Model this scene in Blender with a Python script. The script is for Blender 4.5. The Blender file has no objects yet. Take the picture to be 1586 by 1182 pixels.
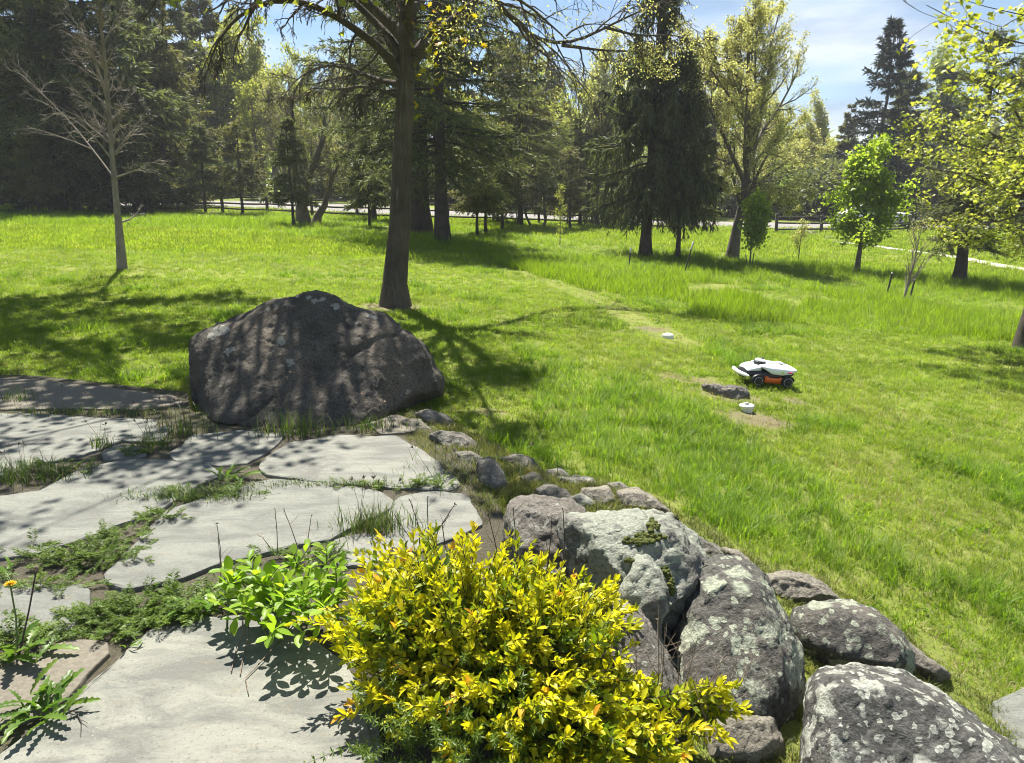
import bpy, bmesh, math, random
import numpy as np
from mathutils import Vector, Matrix, noise as mnoise

SC = bpy.context.scene
COL = SC.collection
# ------------------------------------------------------------------ camera
F, CX, CY = 1150.0, 793.0, 591.0
CAMZ = 1.7
PITCH = math.radians(14.2)
cam_d = bpy.data.cameras.new('camera')
cam_d.sensor_fit = 'HORIZONTAL'
cam_d.sensor_width = 36.0
cam_d.lens = F / 1586.0 * 36.0
cam_d.clip_start = 0.05
cam_d.clip_end = 1500.0
cam = bpy.data.objects.new('camera', cam_d)
cam.location = (0, 0, CAMZ)
cam.rotation_euler = (math.pi / 2 - PITCH, 0, 0)
COL.objects.link(cam)
SC.camera = cam
# ------------------------------------------------------------------ sky and sun
SUN_AZ = Vector((-0.28, 0.96, 0)).normalized()      # horizontal direction towards the sun
SUN_EL = math.radians(62)
world = bpy.data.worlds.new('World')
SC.world = world
world.use_nodes = True
wn = world.node_tree
wn.nodes.clear()
w_out = wn.nodes.new('ShaderNodeOutputWorld')
w_bg = wn.nodes.new('ShaderNodeBackground')
w_sky = wn.nodes.new('ShaderNodeTexSky')
w_sky.sky_type = 'NISHITA'
w_sky.sun_disc = False
w_sky.sun_elevation = SUN_EL
w_sky.sun_rotation = math.atan2(SUN_AZ.x, SUN_AZ.y)
w_sky.altitude = 100
w_sky.air_density = 1.0
w_sky.dust_density = 0.2
w_sky.ozone_density = 3.0
w_tc = wn.nodes.new('ShaderNodeTexCoord')
w_map = wn.nodes.new('ShaderNodeMapping')
w_map.inputs['Scale'].default_value = (2.2, 2.2, 9.0)
w_map.inputs['Location'].default_value = (1.35, 0.4, 0.35)
w_no = wn.nodes.new('ShaderNodeTexNoise')
w_no.inputs['Scale'].default_value = 1.0
w_no.inputs['Detail'].default_value = 7
w_no.inputs['Roughness'].default_value = 0.55
w_rp = wn.nodes.new('ShaderNodeValToRGB')
w_rp.color_ramp.elements[0].position = 0.47
w_rp.color_ramp.elements[1].position = 0.62
w_mx = wn.nodes.new('ShaderNodeMixRGB')
w_mx.inputs[2].default_value = (6.6, 7.0, 7.5, 1)
wn.links.new(w_tc.outputs['Generated'], w_map.inputs['Vector'])
wn.links.new(w_map.outputs[0], w_no.inputs['Vector'])
wn.links.new(w_no.outputs[0], w_rp.inputs[0])
w_ml = wn.nodes.new('ShaderNodeMath'); w_ml.operation = 'MULTIPLY'; w_ml.inputs[1].default_value = 0.8
wn.links.new(w_rp.outputs[0], w_ml.inputs[0])
w_n2 = wn.nodes.new('ShaderNodeTexNoise'); w_n2.inputs['Scale'].default_value = 1.7; w_n2.inputs['Detail'].default_value = 5
wn.links.new(w_map.outputs[0], w_n2.inputs['Vector'])
w_r2 = wn.nodes.new('ShaderNodeValToRGB'); w_r2.color_ramp.elements[0].position = .42; w_r2.color_ramp.elements[1].position = .58
w_r2.color_ramp.elements[0].color = (.46, .56, .70, 1); w_r2.color_ramp.elements[1].color = (1, 1, 1, 1)
wn.links.new(w_n2.outputs[0], w_r2.inputs[0])
w_cc = wn.nodes.new('ShaderNodeMixRGB'); w_cc.blend_type = 'MULTIPLY'; w_cc.inputs[0].default_value = 1; w_cc.inputs[1].default_value = (7.0, 7.4, 7.9, 1)
wn.links.new(w_r2.outputs[0], w_cc.inputs[2]); wn.links.new(w_cc.outputs[0], w_mx.inputs[2])
wn.links.new(w_ml.outputs[0], w_mx.inputs[0])
wn.links.new(w_sky.outputs[0], w_mx.inputs[1])
wn.links.new(w_mx.outputs[0], w_bg.inputs[0])
w_bg.inputs[1].default_value = 0.05
wn.links.new(w_bg.outputs[0], w_out.inputs[0])
sun_d = bpy.data.lights.new('sun', 'SUN')
sun_d.energy = 5.0
sun_d.angle = math.radians(0.53)
sun_d.color = (1.0, 0.95, 0.86)
sun = bpy.data.objects.new('sun', sun_d)
COL.objects.link(sun)
SUN = Vector((SUN_AZ.x * math.cos(SUN_EL), SUN_AZ.y * math.cos(SUN_EL), math.sin(SUN_EL)))
sun.rotation_euler = SUN.to_track_quat('Z', 'Y').to_euler()
SC.view_settings.view_transform = 'Standard'
SC.view_settings.look = 'None'
SC.view_settings.gamma = 1.0
SC.view_settings.use_curve_mapping = False
SC.view_settings.exposure = 1.52
SC.cycles.filter_width = 1.0
SC.cycles.max_bounces = 8
SC.cycles.transmission_bounces = 6

# ------------------------------------------------------------------ photograph to ground
SP, CP = math.sin(PITCH), math.cos(PITCH)
def ray(px, py):
    dx = (px - CX) / F; dy = -(py - CY) / F
    return np.array([dx, dy * SP + CP, dy * CP - SP])
def P(px, py, Y):
    d = ray(px, py)
    return np.array([0, 0, CAMZ]) + d * (Y / d[1])
def at_z(px, py, z):
    d = ray(px, py)
    return np.array([0, 0, CAMZ]) + d * ((z - CAMZ) / d[2])
def project(p):
    p = np.asarray(p, float) - np.array([0, 0, CAMZ])
    x = p[..., 0]; u = p[..., 1] * SP + p[..., 2] * CP; f = p[..., 1] * CP - p[..., 2] * SP
    return CX + F * x / f, CY - F * u / f, f

CTRL = [(90,325,.85),(300,320,.95),(10,345,.6),(188,415,.2),(612,470,.03),(480,348,.4),(685,378,.05),(1000,395,-.4),
 (1135,400,-.5),(1325,420,-.78),(1483,436,-.9),(1400,465,-.85),(1180,600,-.32),(1035,520,-.25),(850,500,-.08),
 (740,640,-.08),(930,720,-.14),(1100,770,-.2),(1300,880,-.33),(1550,1010,-.5),(1586,700,-.6),(1586,545,-.75),
 (100,560,-.02),(10,480,.02),(300,630,-.05),(50,700,-.06),(300,1000,-.06),(500,800,-.06),(700,1150,-.06),(0,1180,-.06),
 (650,700,-.06),(1000,1100,-.1),(1200,960,-.14),(1380,1100,-.3),(1586,1140,-.5),(1250,1182,-.2),(400,600,-.04),(800,430,-.1)]
FAR = [(-40,42,1.0),(-21,42,.62),(-9,42,.4),(4,41.5,0.0),(11,40,-.35),(20,42,-.42),(32,42,-.45),(45,42,-.5),
 (-24,50,1.05),(-10,50,.75),(5,50,.1),(13,50,-.2),(25,50,-.3),(40,50,-.35),
 (-25,62,1.75),(-10,62,1.4),(5,62,.5),(20,62,0),(45,62,0),(-40,85,2.4),(-10,85,2.2),(20,85,.8),(50,85,.5),(-45,20,.6),(-25,15,.4),
 (-12,3,0),(20,3,-1.0),(25,20,-1.1),(45,25,-.9),(0,0,-.06),(-4,0,-.06),(4,0,-.4)]
cp_ = np.array([list(at_z(a, b, z)[:2]) + [z] for a, b, z in CTRL] + [list(t) for t in FAR])
def tps_fit(c, lam=0.02):
    n = len(c); d = np.hypot(c[:, None, 0] - c[None, :, 0], c[:, None, 1] - c[None, :, 1])
    K = np.where(d > 0, d * d * np.log(d + 1e-9), 0) + lam * np.eye(n)
    Q = np.c_[np.ones(n), c[:, :2]]
    A = np.block([[K, Q], [Q.T, np.zeros((3, 3))]])
    return np.linalg.solve(A, np.r_[c[:, 2], 0, 0, 0])
_w = tps_fit(cp_)
gx = np.arange(-50, 50.01, 0.25); gy = np.arange(-3, 90.01, 0.25)
XX, YY = np.meshgrid(gx, gy, indexing='ij')
GZ = _w[-3] + _w[-2] * XX + _w[-1] * YY
for (a, b, _z), w_ in zip(cp_, _w):
    d_ = np.hypot(XX - a, YY - b)
    GZ += w_ * np.where(d_ > 0, d_ * d_ * np.log(d_ + 1e-9), 0)
GZ = np.clip(GZ, -1.6, 3.0)
GZ += 0.012 * np.sin(XX * 2.1 + 1.3 * np.sin(YY * .7)) * np.cos(YY * 1.7 + .6 * XX)
PATIO_PX = [(-160,580),(60,584),(150,594),(290,610),(296,640),(420,655),(560,650),(600,636),(650,640),(700,690),(745,740),(775,790),(790,830),(900,900),(1000,1000),(1060,1182),(900,1320),(-160,1320)]
PATIO = [tuple(at_z(x, y, -.03)[:2]) for x, y in PATIO_PX]
def in_poly(x, y, poly):
    x = np.asarray(x); y = np.asarray(y); r = np.zeros(x.shape, bool); n = len(poly)
    for i in range(n):
        x0, y0 = poly[i][:2]; x1, y1 = poly[(i + 1) % n][:2]
        c = (y0 > y) != (y1 > y)
        r ^= c & (x < (x1 - x0) * (y - y0) / ((y1 - y0) if y1 != y0 else 1e-9) + x0)
    return r
_in = in_poly(XX, YY, PATIO)
_in |= np.roll(_in, 1, 0) | np.roll(_in, -1, 0) | np.roll(_in, 1, 1) | np.roll(_in, -1, 1)
GZ[_in] = np.minimum(GZ[_in], -.055)
def H(x, y):
    x = np.clip(np.asarray(x, float), -49.9, 49.9); y = np.clip(np.asarray(y, float), -2.9, 89.9)
    i = (x + 50) / .25; j = (y + 3) / .25
    i0 = np.floor(i).astype(int); j0 = np.floor(j).astype(int); u = i - i0; v = j - j0
    return GZ[i0, j0] * (1 - u) * (1 - v) + GZ[i0 + 1, j0] * u * (1 - v) + GZ[i0, j0 + 1] * (1 - u) * v + GZ[i0 + 1, j0 + 1] * u * v
def G(px, py):
    d = ray(px, py); o = np.array([0, 0, CAMZ])
    ts = np.concatenate([np.arange(1.0, 20, .1), np.arange(20, 95, .4)])
    q = o + ts[:, None] * d
    below = q[:, 2] < H(q[:, 0], q[:, 1])
    if not below.any():
        t = 90.0
    else:
        k = int(np.argmax(below)); lo, hi = ts[max(k - 1, 0)], ts[k]
        for _ in range(24):
            m = .5 * (lo + hi); q = o + m * d
            if q[2] < H(q[0], q[1]): hi = m
            else: lo = m
        t = hi
    q = o + t * d
    return np.array([q[0], q[1], float(H(q[0], q[1]))])

# ------------------------------------------------------------------ mesh helpers
def nrm(v):
    return v / np.maximum(np.linalg.norm(v, axis=-1, keepdims=True), 1e-9)
def new_mesh(name, V, faces, smooth=False, tint=None):
    """faces: list of int arrays (k,3) or (k,4)"""
    me = bpy.data.meshes.new(name)
    V = np.ascontiguousarray(V, np.float32)
    faces = [np.asarray(f, np.int32) for f in faces if len(f)]
    me.vertices.add(len(V)); me.vertices.foreach_set('co', V.ravel())
    nl = sum(f.size for f in faces); npoly = sum(len(f) for f in faces)
    me.loops.add(nl); me.loops.foreach_set('vertex_index', np.concatenate([f.ravel() for f in faces]))
    me.polygons.add(npoly)
    tot = np.concatenate([np.full(len(f), f.shape[1], np.int32) for f in faces])
    me.polygons.foreach_set('loop_start', np.r_[0, np.cumsum(tot)[:-1]].astype(np.int32))
    if smooth:
        me.polygons.foreach_set('use_smooth', np.ones(npoly, bool))
    if tint is not None:
        a = me.attributes.new('tint', 'FLOAT', 'POINT'); a.data.foreach_set('value', np.ascontiguousarray(tint, np.float32))
    me.update(calc_edges=True)
    return me
class Geo:
    def __init__(s): s.V = []; s.Q = []; s.T = []; s.t = []; s.n = 0
    def add(s, V, Q=None, T=None, tint=None):
        V = np.asarray(V, float).reshape(-1, 3)
        if Q is not None and len(Q): s.Q.append(np.asarray(Q, np.int64) + s.n)
        if T is not None and len(T): s.T.append(np.asarray(T, np.int64) + s.n)
        s.V.append(V); s.t.append(np.zeros(len(V)) if tint is None else np.broadcast_to(tint, (len(V),)))
        s.n += len(V)
    def mesh(s, name, org=(0, 0, 0), smooth=False):
        f = []
        if s.Q: f.append(np.concatenate(s.Q))
        if s.T: f.append(np.concatenate(s.T))
        return new_mesh(name, np.concatenate(s.V) - np.asarray(org), f, smooth, np.concatenate(s.t))
def tubes(g, Pts, R, k=6, tint=0.0, cap=False):
    """Pts (M,n,3), R (M,n) -> tubes of k sides"""
    Pts = np.asarray(Pts, float); R = np.asarray(R, float)
    if Pts.ndim == 2: Pts = Pts[None]; R = R[None]
    M, n, _ = Pts.shape
    T = np.empty_like(Pts); T[:, 1:-1] = Pts[:, 2:] - Pts[:, :-2]; T[:, 0] = Pts[:, 1] - Pts[:, 0]; T[:, -1] = Pts[:, -1] - Pts[:, -2]
    T = nrm(T)
    mean = nrm(Pts[:, -1] - Pts[:, 0])
    ref = np.where(np.abs(mean[:, 2:3]) > 0.8, np.array([[1., 0, 0]]), np.array([[0, 0, 1.]]))[:, None, :]
    A = nrm(np.cross(T, np.broadcast_to(ref, T.shape))); B = np.cross(T, A)
    th = np.arange(k) * 2 * math.pi / k
    ring = Pts[:, :, None] + R[:, :, None, None] * (np.cos(th)[:, None] * A[:, :, None] + np.sin(th)[:, None] * B[:, :, None])
    idx = np.arange(M * n * k).reshape(M, n, k); nx = np.roll(idx, -1, 2)
    q = np.stack([idx[:, :-1], nx[:, :-1], nx[:, 1:], idx[:, 1:]], -1).reshape(-1, 4)
    Tt = None
    if cap and k == 4:
        pass
    g.add(ring.reshape(-1, 3), q, None, np.repeat(np.broadcast_to(tint, (M,)), n * k) if np.ndim(tint) else tint)
def cards(g, C, D, L, W, tint, rng, flat=0.0, fold=0.15, shape=0.45):
    """leaf or needle-spray blades: a folded rhombus from C along D"""
    C = np.asarray(C); D = nrm(np.asarray(D)); N = len(C)
    r = rng.normal(size=(N, 3)); r[:, 2] += flat * 3
    side = nrm(np.cross(D, r)); nr = np.cross(side, D)
    L = np.broadcast_to(L, (N,))[:, None]; W = np.broadcast_to(W, (N,))[:, None]
    v = np.empty((N, 4, 3)); m = C + D * L * shape + nr * W * fold
    v[:, 0] = C; v[:, 1] = m + side * W * .5; v[:, 2] = C + D * L - nr * L * .06; v[:, 3] = m - side * W * .5
    g.add(v.reshape(-1, 3), np.arange(4 * N).reshape(N, 4), None, np.repeat(np.broadcast_to(tint, (N,)), 4))
def link(name, me, m=None, parent=None):
    o = bpy.data.objects.new(name, me); COL.objects.link(o)
    if m is not None and not me.materials: me.materials.append(m)
    if parent is not None: o.parent = parent
    return o
def tag(o, label=None, cat=None, group=None, kind=None):
    if label: o['label'] = label
    if cat: o['category'] = cat
    if group: o['group'] = group
    if kind: o['kind'] = kind
    return o
def thing(name, label, cat, loc=(0, 0, 0), group=None):
    o = bpy.data.objects.new(name, None); o.empty_display_size = .2; COL.objects.link(o); o.location = tuple(float(c) for c in loc)
    return tag(o, label, cat, group)
def copy_tree(o, parent=None):
    c = o.copy(); COL.objects.link(c); c.parent = parent
    for ch in list(o.children): copy_tree(ch, c)
    return c
def lathe(g, prof, k=24, axis=2, org=(0, 0, 0), tint=0, close=True):
    prof = np.array(prof, float); th = np.arange(k) * 2 * math.pi / k
    v = np.stack([prof[:, None, 0] * np.cos(th), prof[:, None, 0] * np.sin(th), np.repeat(prof[:, 1:2], k, 1)], -1)
    if axis == 1: v = v[..., [0, 2, 1]]
    if axis == 0: v = v[..., [2, 0, 1]]
    n = len(prof); idx = np.arange(n * k).reshape(n, k); nx = np.roll(idx, -1, 1)
    q = np.stack([idx[:-1], nx[:-1], nx[1:], idx[1:]], -1).reshape(-1, 4)
    g.add(v.reshape(-1, 3) + np.asarray(org), q, None, tint)
def box(g, c, s, tint=0, rz=0.0, bev=0.0):
    c = np.asarray(c, float); s = np.asarray(s, float) / 2
    if bev:
        pr = []; b = bev
        ring = lambda ins, z: [(sx * (s[0] - ins) , sy * (s[1] - ins), z) for sx, sy in ((-1, -1), (1, -1), (1, 1), (-1, 1))]
        v = np.array(ring(b, -s[2]) + ring(0, -s[2] + b) + ring(0, s[2] - b) + ring(b, s[2]))
        q = [[3, 2, 1, 0], [12, 13, 14, 15]] + [[a * 4 + i, a * 4 + (i + 1) % 4, a * 4 + 4 + (i + 1) % 4, a * 4 + 4 + i] for a in range(3) for i in range(4)]
    else:
        v = np.array([(sx * s[0], sy * s[1], sz * s[2]) for sz in (-1, 1) for sx, sy in ((-1, -1), (1, -1), (1, 1), (-1, 1))])
        q = [[3, 2, 1, 0], [4, 5, 6, 7]] + [[i, (i + 1) % 4, 4 + (i + 1) % 4, 4 + i] for i in range(4)]
    if rz:
        ca, sa = math.cos(rz), math.sin(rz); v = v @ np.array([[ca, sa, 0], [-sa, ca, 0], [0, 0, 1]])
    g.add(v + c, q, None, tint)

# ------------------------------------------------------------------ materials
def nmat(name):
    m = bpy.data.materials.new(name); m.use_nodes = True
    nt = m.node_tree; return m, nt, nt.nodes['Principled BSDF'], nt.nodes['Material Output']
def N(nt, t, **kw):
    n = nt.nodes.new(t)
    for k, v in kw.items(): setattr(n, k, v)
    return n
def noise(nt, vec, scale, detail=5, rough=.55, dist=0):
    n = N(nt, 'ShaderNodeTexNoise'); n.inputs['Scale'].default_value = scale; n.inputs['Detail'].default_value = detail
    n.inputs['Roughness'].default_value = rough; n.inputs['Distortion'].default_value = dist
    nt.links.new(vec, n.inputs['Vector']); return n.outputs[0]
def ramp(nt, fac, stops, interp='LINEAR'):
    r = N(nt, 'ShaderNodeValToRGB'); cr = r.color_ramp; cr.interpolation = interp
    while len(cr.elements) < len(stops): cr.elements.new(.5)
    for e, (p, c) in zip(cr.elements, stops):
        e.position = p; e.color = (*c, 1) if hasattr(c, '__len__') else (c, c, c, 1)
    nt.links.new(fac, r.inputs[0]); return r.outputs[0]
def mix(nt, fac, a, b, mode='MIX'):
    n = N(nt, 'ShaderNodeMixRGB', blend_type=mode)
    for i, s in ((0, fac), (1, a), (2, b)):
        if hasattr(s, 'is_linked'): nt.links.new(s, n.inputs[i])
        elif i == 0: n.inputs[0].default_value = s
        else: n.inputs[i].default_value = (*s, 1)
    return n.outputs[0]
def math_(nt, op, a, b=None, clamp=False):
    n = N(nt, 'ShaderNodeMath', operation=op); n.use_clamp = clamp
    for i, s in ((0, a), (1, b)):
        if s is None: continue
        if hasattr(s, 'is_linked'): nt.links.new(s, n.inputs[i])
        else: n.inputs[i].default_value = s
    return n.outputs[0]
def bump(nt, h, strength, dist, bsdf):
    b = N(nt, 'ShaderNodeBump'); b.inputs['Strength'].default_value = strength; b.inputs['Distance'].default_value = dist
    nt.links.new(h, b.inputs['Height']); nt.links.new(b.outputs[0], bsdf.inputs['Normal']); return b
def pos(nt): return N(nt, 'ShaderNodeNewGeometry').outputs['Position']
def objco(nt): return N(nt, 'ShaderNodeTexCoord').outputs['Object']
def tint_at(nt):
    a = N(nt, 'ShaderNodeAttribute'); a.attribute_name = 'tint'; return a.outputs['Fac']
def leaf_mat(name, stops, trans=.45, rough=.55, boost=1.6, use_random=False, vary=.25, spec=.3):
    m, nt, b, out = nmat(name)
    f = N(nt, 'ShaderNodeObjectInfo').outputs['Random'] if use_random else tint_at(nt)
    c = ramp(nt, f, stops)
    nz = noise(nt, pos(nt), 1.3, 3)
    c = mix(nt, 1.0, c, ramp(nt, nz, [(.3, 1 - vary), (.7, 1 + vary)]), 'MULTIPLY')
    nt.links.new(c, b.inputs['Base Color']); b.inputs['Roughness'].default_value = rough
    b.inputs['Specular IOR Level'].default_value = spec
    t = N(nt, 'ShaderNodeBsdfTranslucent'); nt.links.new(mix(nt, 1.0, c, (boost, boost, boost * .55), 'MULTIPLY'), t.inputs[0])
    x = N(nt, 'ShaderNodeMixShader'); x.inputs[0].default_value = trans
    nt.links.new(b.outputs[0], x.inputs[1]); nt.links.new(t.outputs[0], x.inputs[2]); nt.links.new(x.outputs[0], out.inputs[0])
    return m
def bark_mat(name, c0, c1, scale=14, strength=.7, dist=.03, stretch=.18):
    m, nt, b, out = nmat(name)
    mp = N(nt, 'ShaderNodeMapping'); mp.inputs['Scale'].default_value = (1, 1, stretch); nt.links.new(pos(nt), mp.inputs[0])
    n1 = noise(nt, mp.outputs[0], scale, 6, .65, .6); n2 = noise(nt, pos(nt), 3, 4)
    c = mix(nt, n1, c0, c1); c = mix(nt, 1.0, c, ramp(nt, n2, [(.3, .7), (.7, 1.25)]), 'MULTIPLY')
    nt.links.new(c, b.inputs['Base Color']); b.inputs['Roughness'].default_value = .9; b.inputs['Specular IOR Level'].default_value = .2
    bump(nt, ramp(nt, n1, [(.35, 0.), (.65, 1.)]), strength, dist, b); return m
def plain(name, col, rough=.5, metal=0, spec=.5, nz=.12, scale=40):
    m, nt, b, out = nmat(name)
    n = noise(nt, objco(nt), scale, 3)
    c = mix(nt, 1.0, col, ramp(nt, n, [(.3, 1 - nz), (.7, 1 + nz)]), 'MULTIPLY')
    nt.links.new(c, b.inputs['Base Color']); b.inputs['Roughness'].default_value = rough; b.inputs['Metallic'].default_value = metal
    b.inputs['Specular IOR Level'].default_value = spec; return m
def stone_mat(name, base, dark, lichen, lamt=.5, lscale=6, speck=.3, spots=(), bumpk=.9, red=None, crust=0.0):
    """weathered field stone: mottled grain, lichen crust in patches with sharp rims, pale specks"""
    m, nt, b, out = nmat(name)
    p = pos(nt)
    n1 = noise(nt, p, 5, 8, .65); n2 = noise(nt, p, 60, 4, .7); n3 = noise(nt, p, 1.7, 4)
    c = mix(nt, ramp(nt, n1, [(.32, 0.), (.68, 1.)]), dark, base)
    if red is not None: c = mix(nt, ramp(nt, n3, [(.45, 0.), (.65, .8)]), c, red)
    c = mix(nt, 1.0, c, ramp(nt, n2, [(.3, .45), (.7, 1.55)]), 'MULTIPLY')
    # lichen crusts
    wv = noise(nt, p, 9, 5, .6)
    dv = N(nt, 'ShaderNodeVectorMath', operation='MULTIPLY_ADD'); 
    wcol = N(nt, 'ShaderNodeTexNoise'); wcol.inputs['Scale'].default_value = 14; wcol.inputs['Detail'].default_value = 4; nt.links.new(p, wcol.inputs['Vector'])
    nt.links.new(wcol.outputs['Color'], dv.inputs[0]); dv.inputs[1].default_value = (.06, .06, .06); nt.links.new(p, dv.inputs[2])
    vo = N(nt, 'ShaderNodeTexVoronoi'); vo.inputs['Scale'].default_value = lscale; nt.links.new(dv.outputs[0], vo.inputs['Vector'])
    rnd = N(nt, 'ShaderNodeSeparateColor'); nt.links.new(vo.outputs['Color'], rnd.inputs[0])
    rad = math_(nt, 'MULTIPLY', rnd.outputs[0], .62)
    big = noise(nt, p, 2.6, 5, .6)
    rad = math_(nt, 'MULTIPLY', rad, ramp(nt, big, [(.62 - .3 * lamt, 0.), (.78 - .3 * lamt, 1.25)]))
    ms = math_(nt, 'MULTIPLY', math_(nt, 'SUBTRACT', rad, vo.outputs['Distance']), 9.0, True)
    vo2 = N(nt, 'ShaderNodeTexVoronoi'); vo2.inputs['Scale'].default_value = lscale * 4.5; nt.links.new(dv.outputs[0], vo2.inputs['Vector'])
    rnd2 = N(nt, 'ShaderNodeSeparateColor'); nt.links.new(vo2.outputs['Color'], rnd2.inputs[0])
    ms2 = math_(nt, 'MULTIPLY', math_(nt, 'SUBTRACT', math_(nt, 'MULTIPLY', ramp(nt, rnd2.outputs[0], [(.55, 0.), (.95, .5)]), speck * 1.6), vo2.outputs['Distance']), 12.0, True)
    msk = math_(nt, 'MAXIMUM', ms, ms2)
    if crust:
        cr = math_(nt, 'ADD', math_(nt, 'MULTIPLY', noise(nt, p, 3.2, 4, .6), .6), math_(nt, 'MULTIPLY', noise(nt, p, 22, 6, .75), .4))
        msk = math_(nt, 'MAXIMUM', msk, ramp(nt, cr, [(.60 - .2 * crust, 0.), (.64 - .2 * crust, .95)]))
    spotm = None
    for (sx, sy, sz, r) in spots:
        d = N(nt, 'ShaderNodeVectorMath', operation='DISTANCE'); nt.links.new(dv.outputs[0], d.inputs[0]); d.inputs[1].default_value = (sx + .03, sy + .03, sz + .03)
        rr = math_(nt, 'ADD', math_(nt, 'MULTIPLY', math_(nt, 'SUBTRACT', noise(nt, p, 38, 4, .7), .5), .09 * min(1, r / .03)), r)
        k = math_(nt, 'MULTIPLY', math_(nt, 'SUBTRACT', rr, d.outputs['Value']), 110.0, True)
        spotm = k if spotm is None else math_(nt, 'MAXIMUM', spotm, k)
    lc = mix(nt, ramp(nt, noise(nt, p, 45, 5, .7), [(.35, 0.), (.65, 1.)]), tuple(x * .6 for x in lichen), lichen)
    msk = math_(nt, 'MULTIPLY', msk, ramp(nt, noise(nt, p, 70, 4, .75), [(.32, .3), (.54, 1.0)]))
    if spotm is not None: msk = math_(nt, 'MAXIMUM', msk, math_(nt, 'MULTIPLY', spotm, .9))
    c = mix(nt, msk, c, lc)
    nt.links.new(c, b.inputs['Base Color']); b.inputs['Roughness'].default_value = .88; b.inputs['Specular IOR Level'].default_value = .3
    hh = math_(nt, 'ADD', math_(nt, 'MULTIPLY', n1, .8), math_(nt, 'ADD', math_(nt, 'MULTIPLY', n2, .16), math_(nt, 'MULTIPLY', noise(nt, p, 18, 6, .75), .6)))
    hh = math_(nt, 'ADD', hh, math_(nt, 'MULTIPLY', msk, .05))
    bump(nt, hh, bumpk, .05, b)
    return m

M = {}
M['bark_maple'] = bark_mat('maple_bark', (.06, .05, .04), (.27, .23, .185), 30, 1.0, .07, .10)
M['bark_young'] = bark_mat('young_tree_bark', (.11, .095, .08), (.34, .30, .26), 18, .4, .01, .4)
M['bark_spruce'] = bark_mat('spruce_bark', (.03, .025, .022), (.11, .09, .075), 16, .8, .03, .4)
M['bark_grey'] = bark_mat('grey_bark', (.07, .06, .05), (.22, .19, .16), 14, .8, .03, .2)
M['twig'] = plain('twig_bark', (.07, .055, .045), .9, nz=.3, spec=.2)
M['needle_dark'] = leaf_mat('dark_needles', [(0, (.05, .064, .034)), (.6, (.10, .122, .052)), (1, (.18, .19, .08))], .46, .6, 1.4, vary=.35)
M['needle_mid'] = leaf_mat('mid_green_needles', [(0, (.065, .08, .038)), (.6, (.12, .14, .06)), (1, (.20, .21, .085))], .42, .6, 1.4, vary=.3)
M['needle_blue'] = leaf_mat('bluish_needles', [(0, (.014, .024, .02)), (1, (.045, .06, .045))], .15, .6, 1.2)
M['needle_olive'] = leaf_mat('olive_needles', [(0, (.075, .08, .032)), (1, (.20, .195, .08))], .4, .6, 1.5, vary=.3)
M['bud'] = leaf_mat('young_pale_leaves', [(0, (.28, .29, .12)), (1, (.44, .43, .21))], .55, .5, 1.5)
M['bud_yellow'] = leaf_mat('young_yellow_leaves', [(0, (.20, .23, .05)), (1, (.34, .36, .09))], .5, .5, 1.5)
M['leaf_green'] = leaf_mat('fresh_green_leaves', [(0, (.15, .22, .02)), (1, (.27, .35, .05))], .62, .45, 1.6)
M['leaf_mid'] = leaf_mat('mid_green_leaves', [(0, (.07, .11, .028)), (1, (.15, .20, .05))], .45, .5, 1.5)
M['leaf_spring'] = leaf_mat('spring_leaves', [(0, (.13, .17, .045)), (1, (.25, .29, .09))], .5, .5, 1.5)
M['leaf_maple'] = leaf_mat('maple_young_leaves', [(0, (.20, .24, .04)), (1, (.36, .37, .08))], .5, .45, 1.6)
M['leaf_maple_one'] = leaf_mat('maple_single_leaf', [(0, (.20, .24, .03)), (1, (.36, .36, .06))], .5, .45, 1.6, True)
M['leaf_shoot'] = leaf_mat('trunk_shoot_leaf', [(0, (.16, .17, .012)), (.7, (.30, .27, .015)), (1, (.34, .20, .02))], .5, .5, 1.5, True)
# ------------------------------------------------------------------ ground
def grass_ground():
    m, nt, b, out = nmat('lawn_soil')
    p = pos(nt)
    n1 = noise(nt, p, 1.2, 6, .6); n2 = noise(nt, p, 25, 5, .7); n3 = noise(nt, p, .25, 3)
    c = mix(nt, ramp(nt, n1, [(.35, 0.), (.65, 1.)]), (.12, .17, .022), (.19, .22, .045))
    c = mix(nt, ramp(nt, n2, [(.45, 0.), (.75, .8)]), c, (.19, .17, .085))
    c = mix(nt, 1.0, c, ramp(nt, n3, [(.3, .8), (.7, 1.15)]), 'MULTIPLY')
    wz = math_(nt, 'MULTIPLY', math_(nt, 'SUBTRACT', noise(nt, p, 4, 5, .65), .5), 1.1)
    for (sx, sy, r) in ((605, 476, .62), (1165, 650, .34), (1010, 510, .3), (1045, 588, .26), (1090, 592, .24), (1205, 655, .22), (1125, 612, .4), (1230, 622, .16), (760, 640, .2), (720, 705, .28), (1180, 600, .25)):
        q = G(sx, sy); d = N(nt, 'ShaderNodeVectorMath', operation='DISTANCE'); nt.links.new(p, d.inputs[0]); d.inputs[1].default_value = tuple(q)
        k = math_(nt, 'MULTIPLY', math_(nt, 'SUBTRACT', math_(nt, 'ADD', math_(nt, 'MULTIPLY', wz, r), r), d.outputs['Value']), 6.0 / r * .3, True)
        c = mix(nt, math_(nt, 'MULTIPLY', k, .8), c, (.165, .14, .085))
    nt.links.new(c, b.inputs['Base Color']); b.inputs['Roughness'].default_value = .95; b.inputs['Specular IOR Level'].default_value = .1
    bump(nt, n2, .8, .04, b); return m
def grid_lines(a, b, step, grow, lim):
    v = [0.0]; s = step
    while v[-1] < lim:
        if v[-1] > a: s *= grow
        v.append(v[-1] + s)
    return np.array(v)
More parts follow.
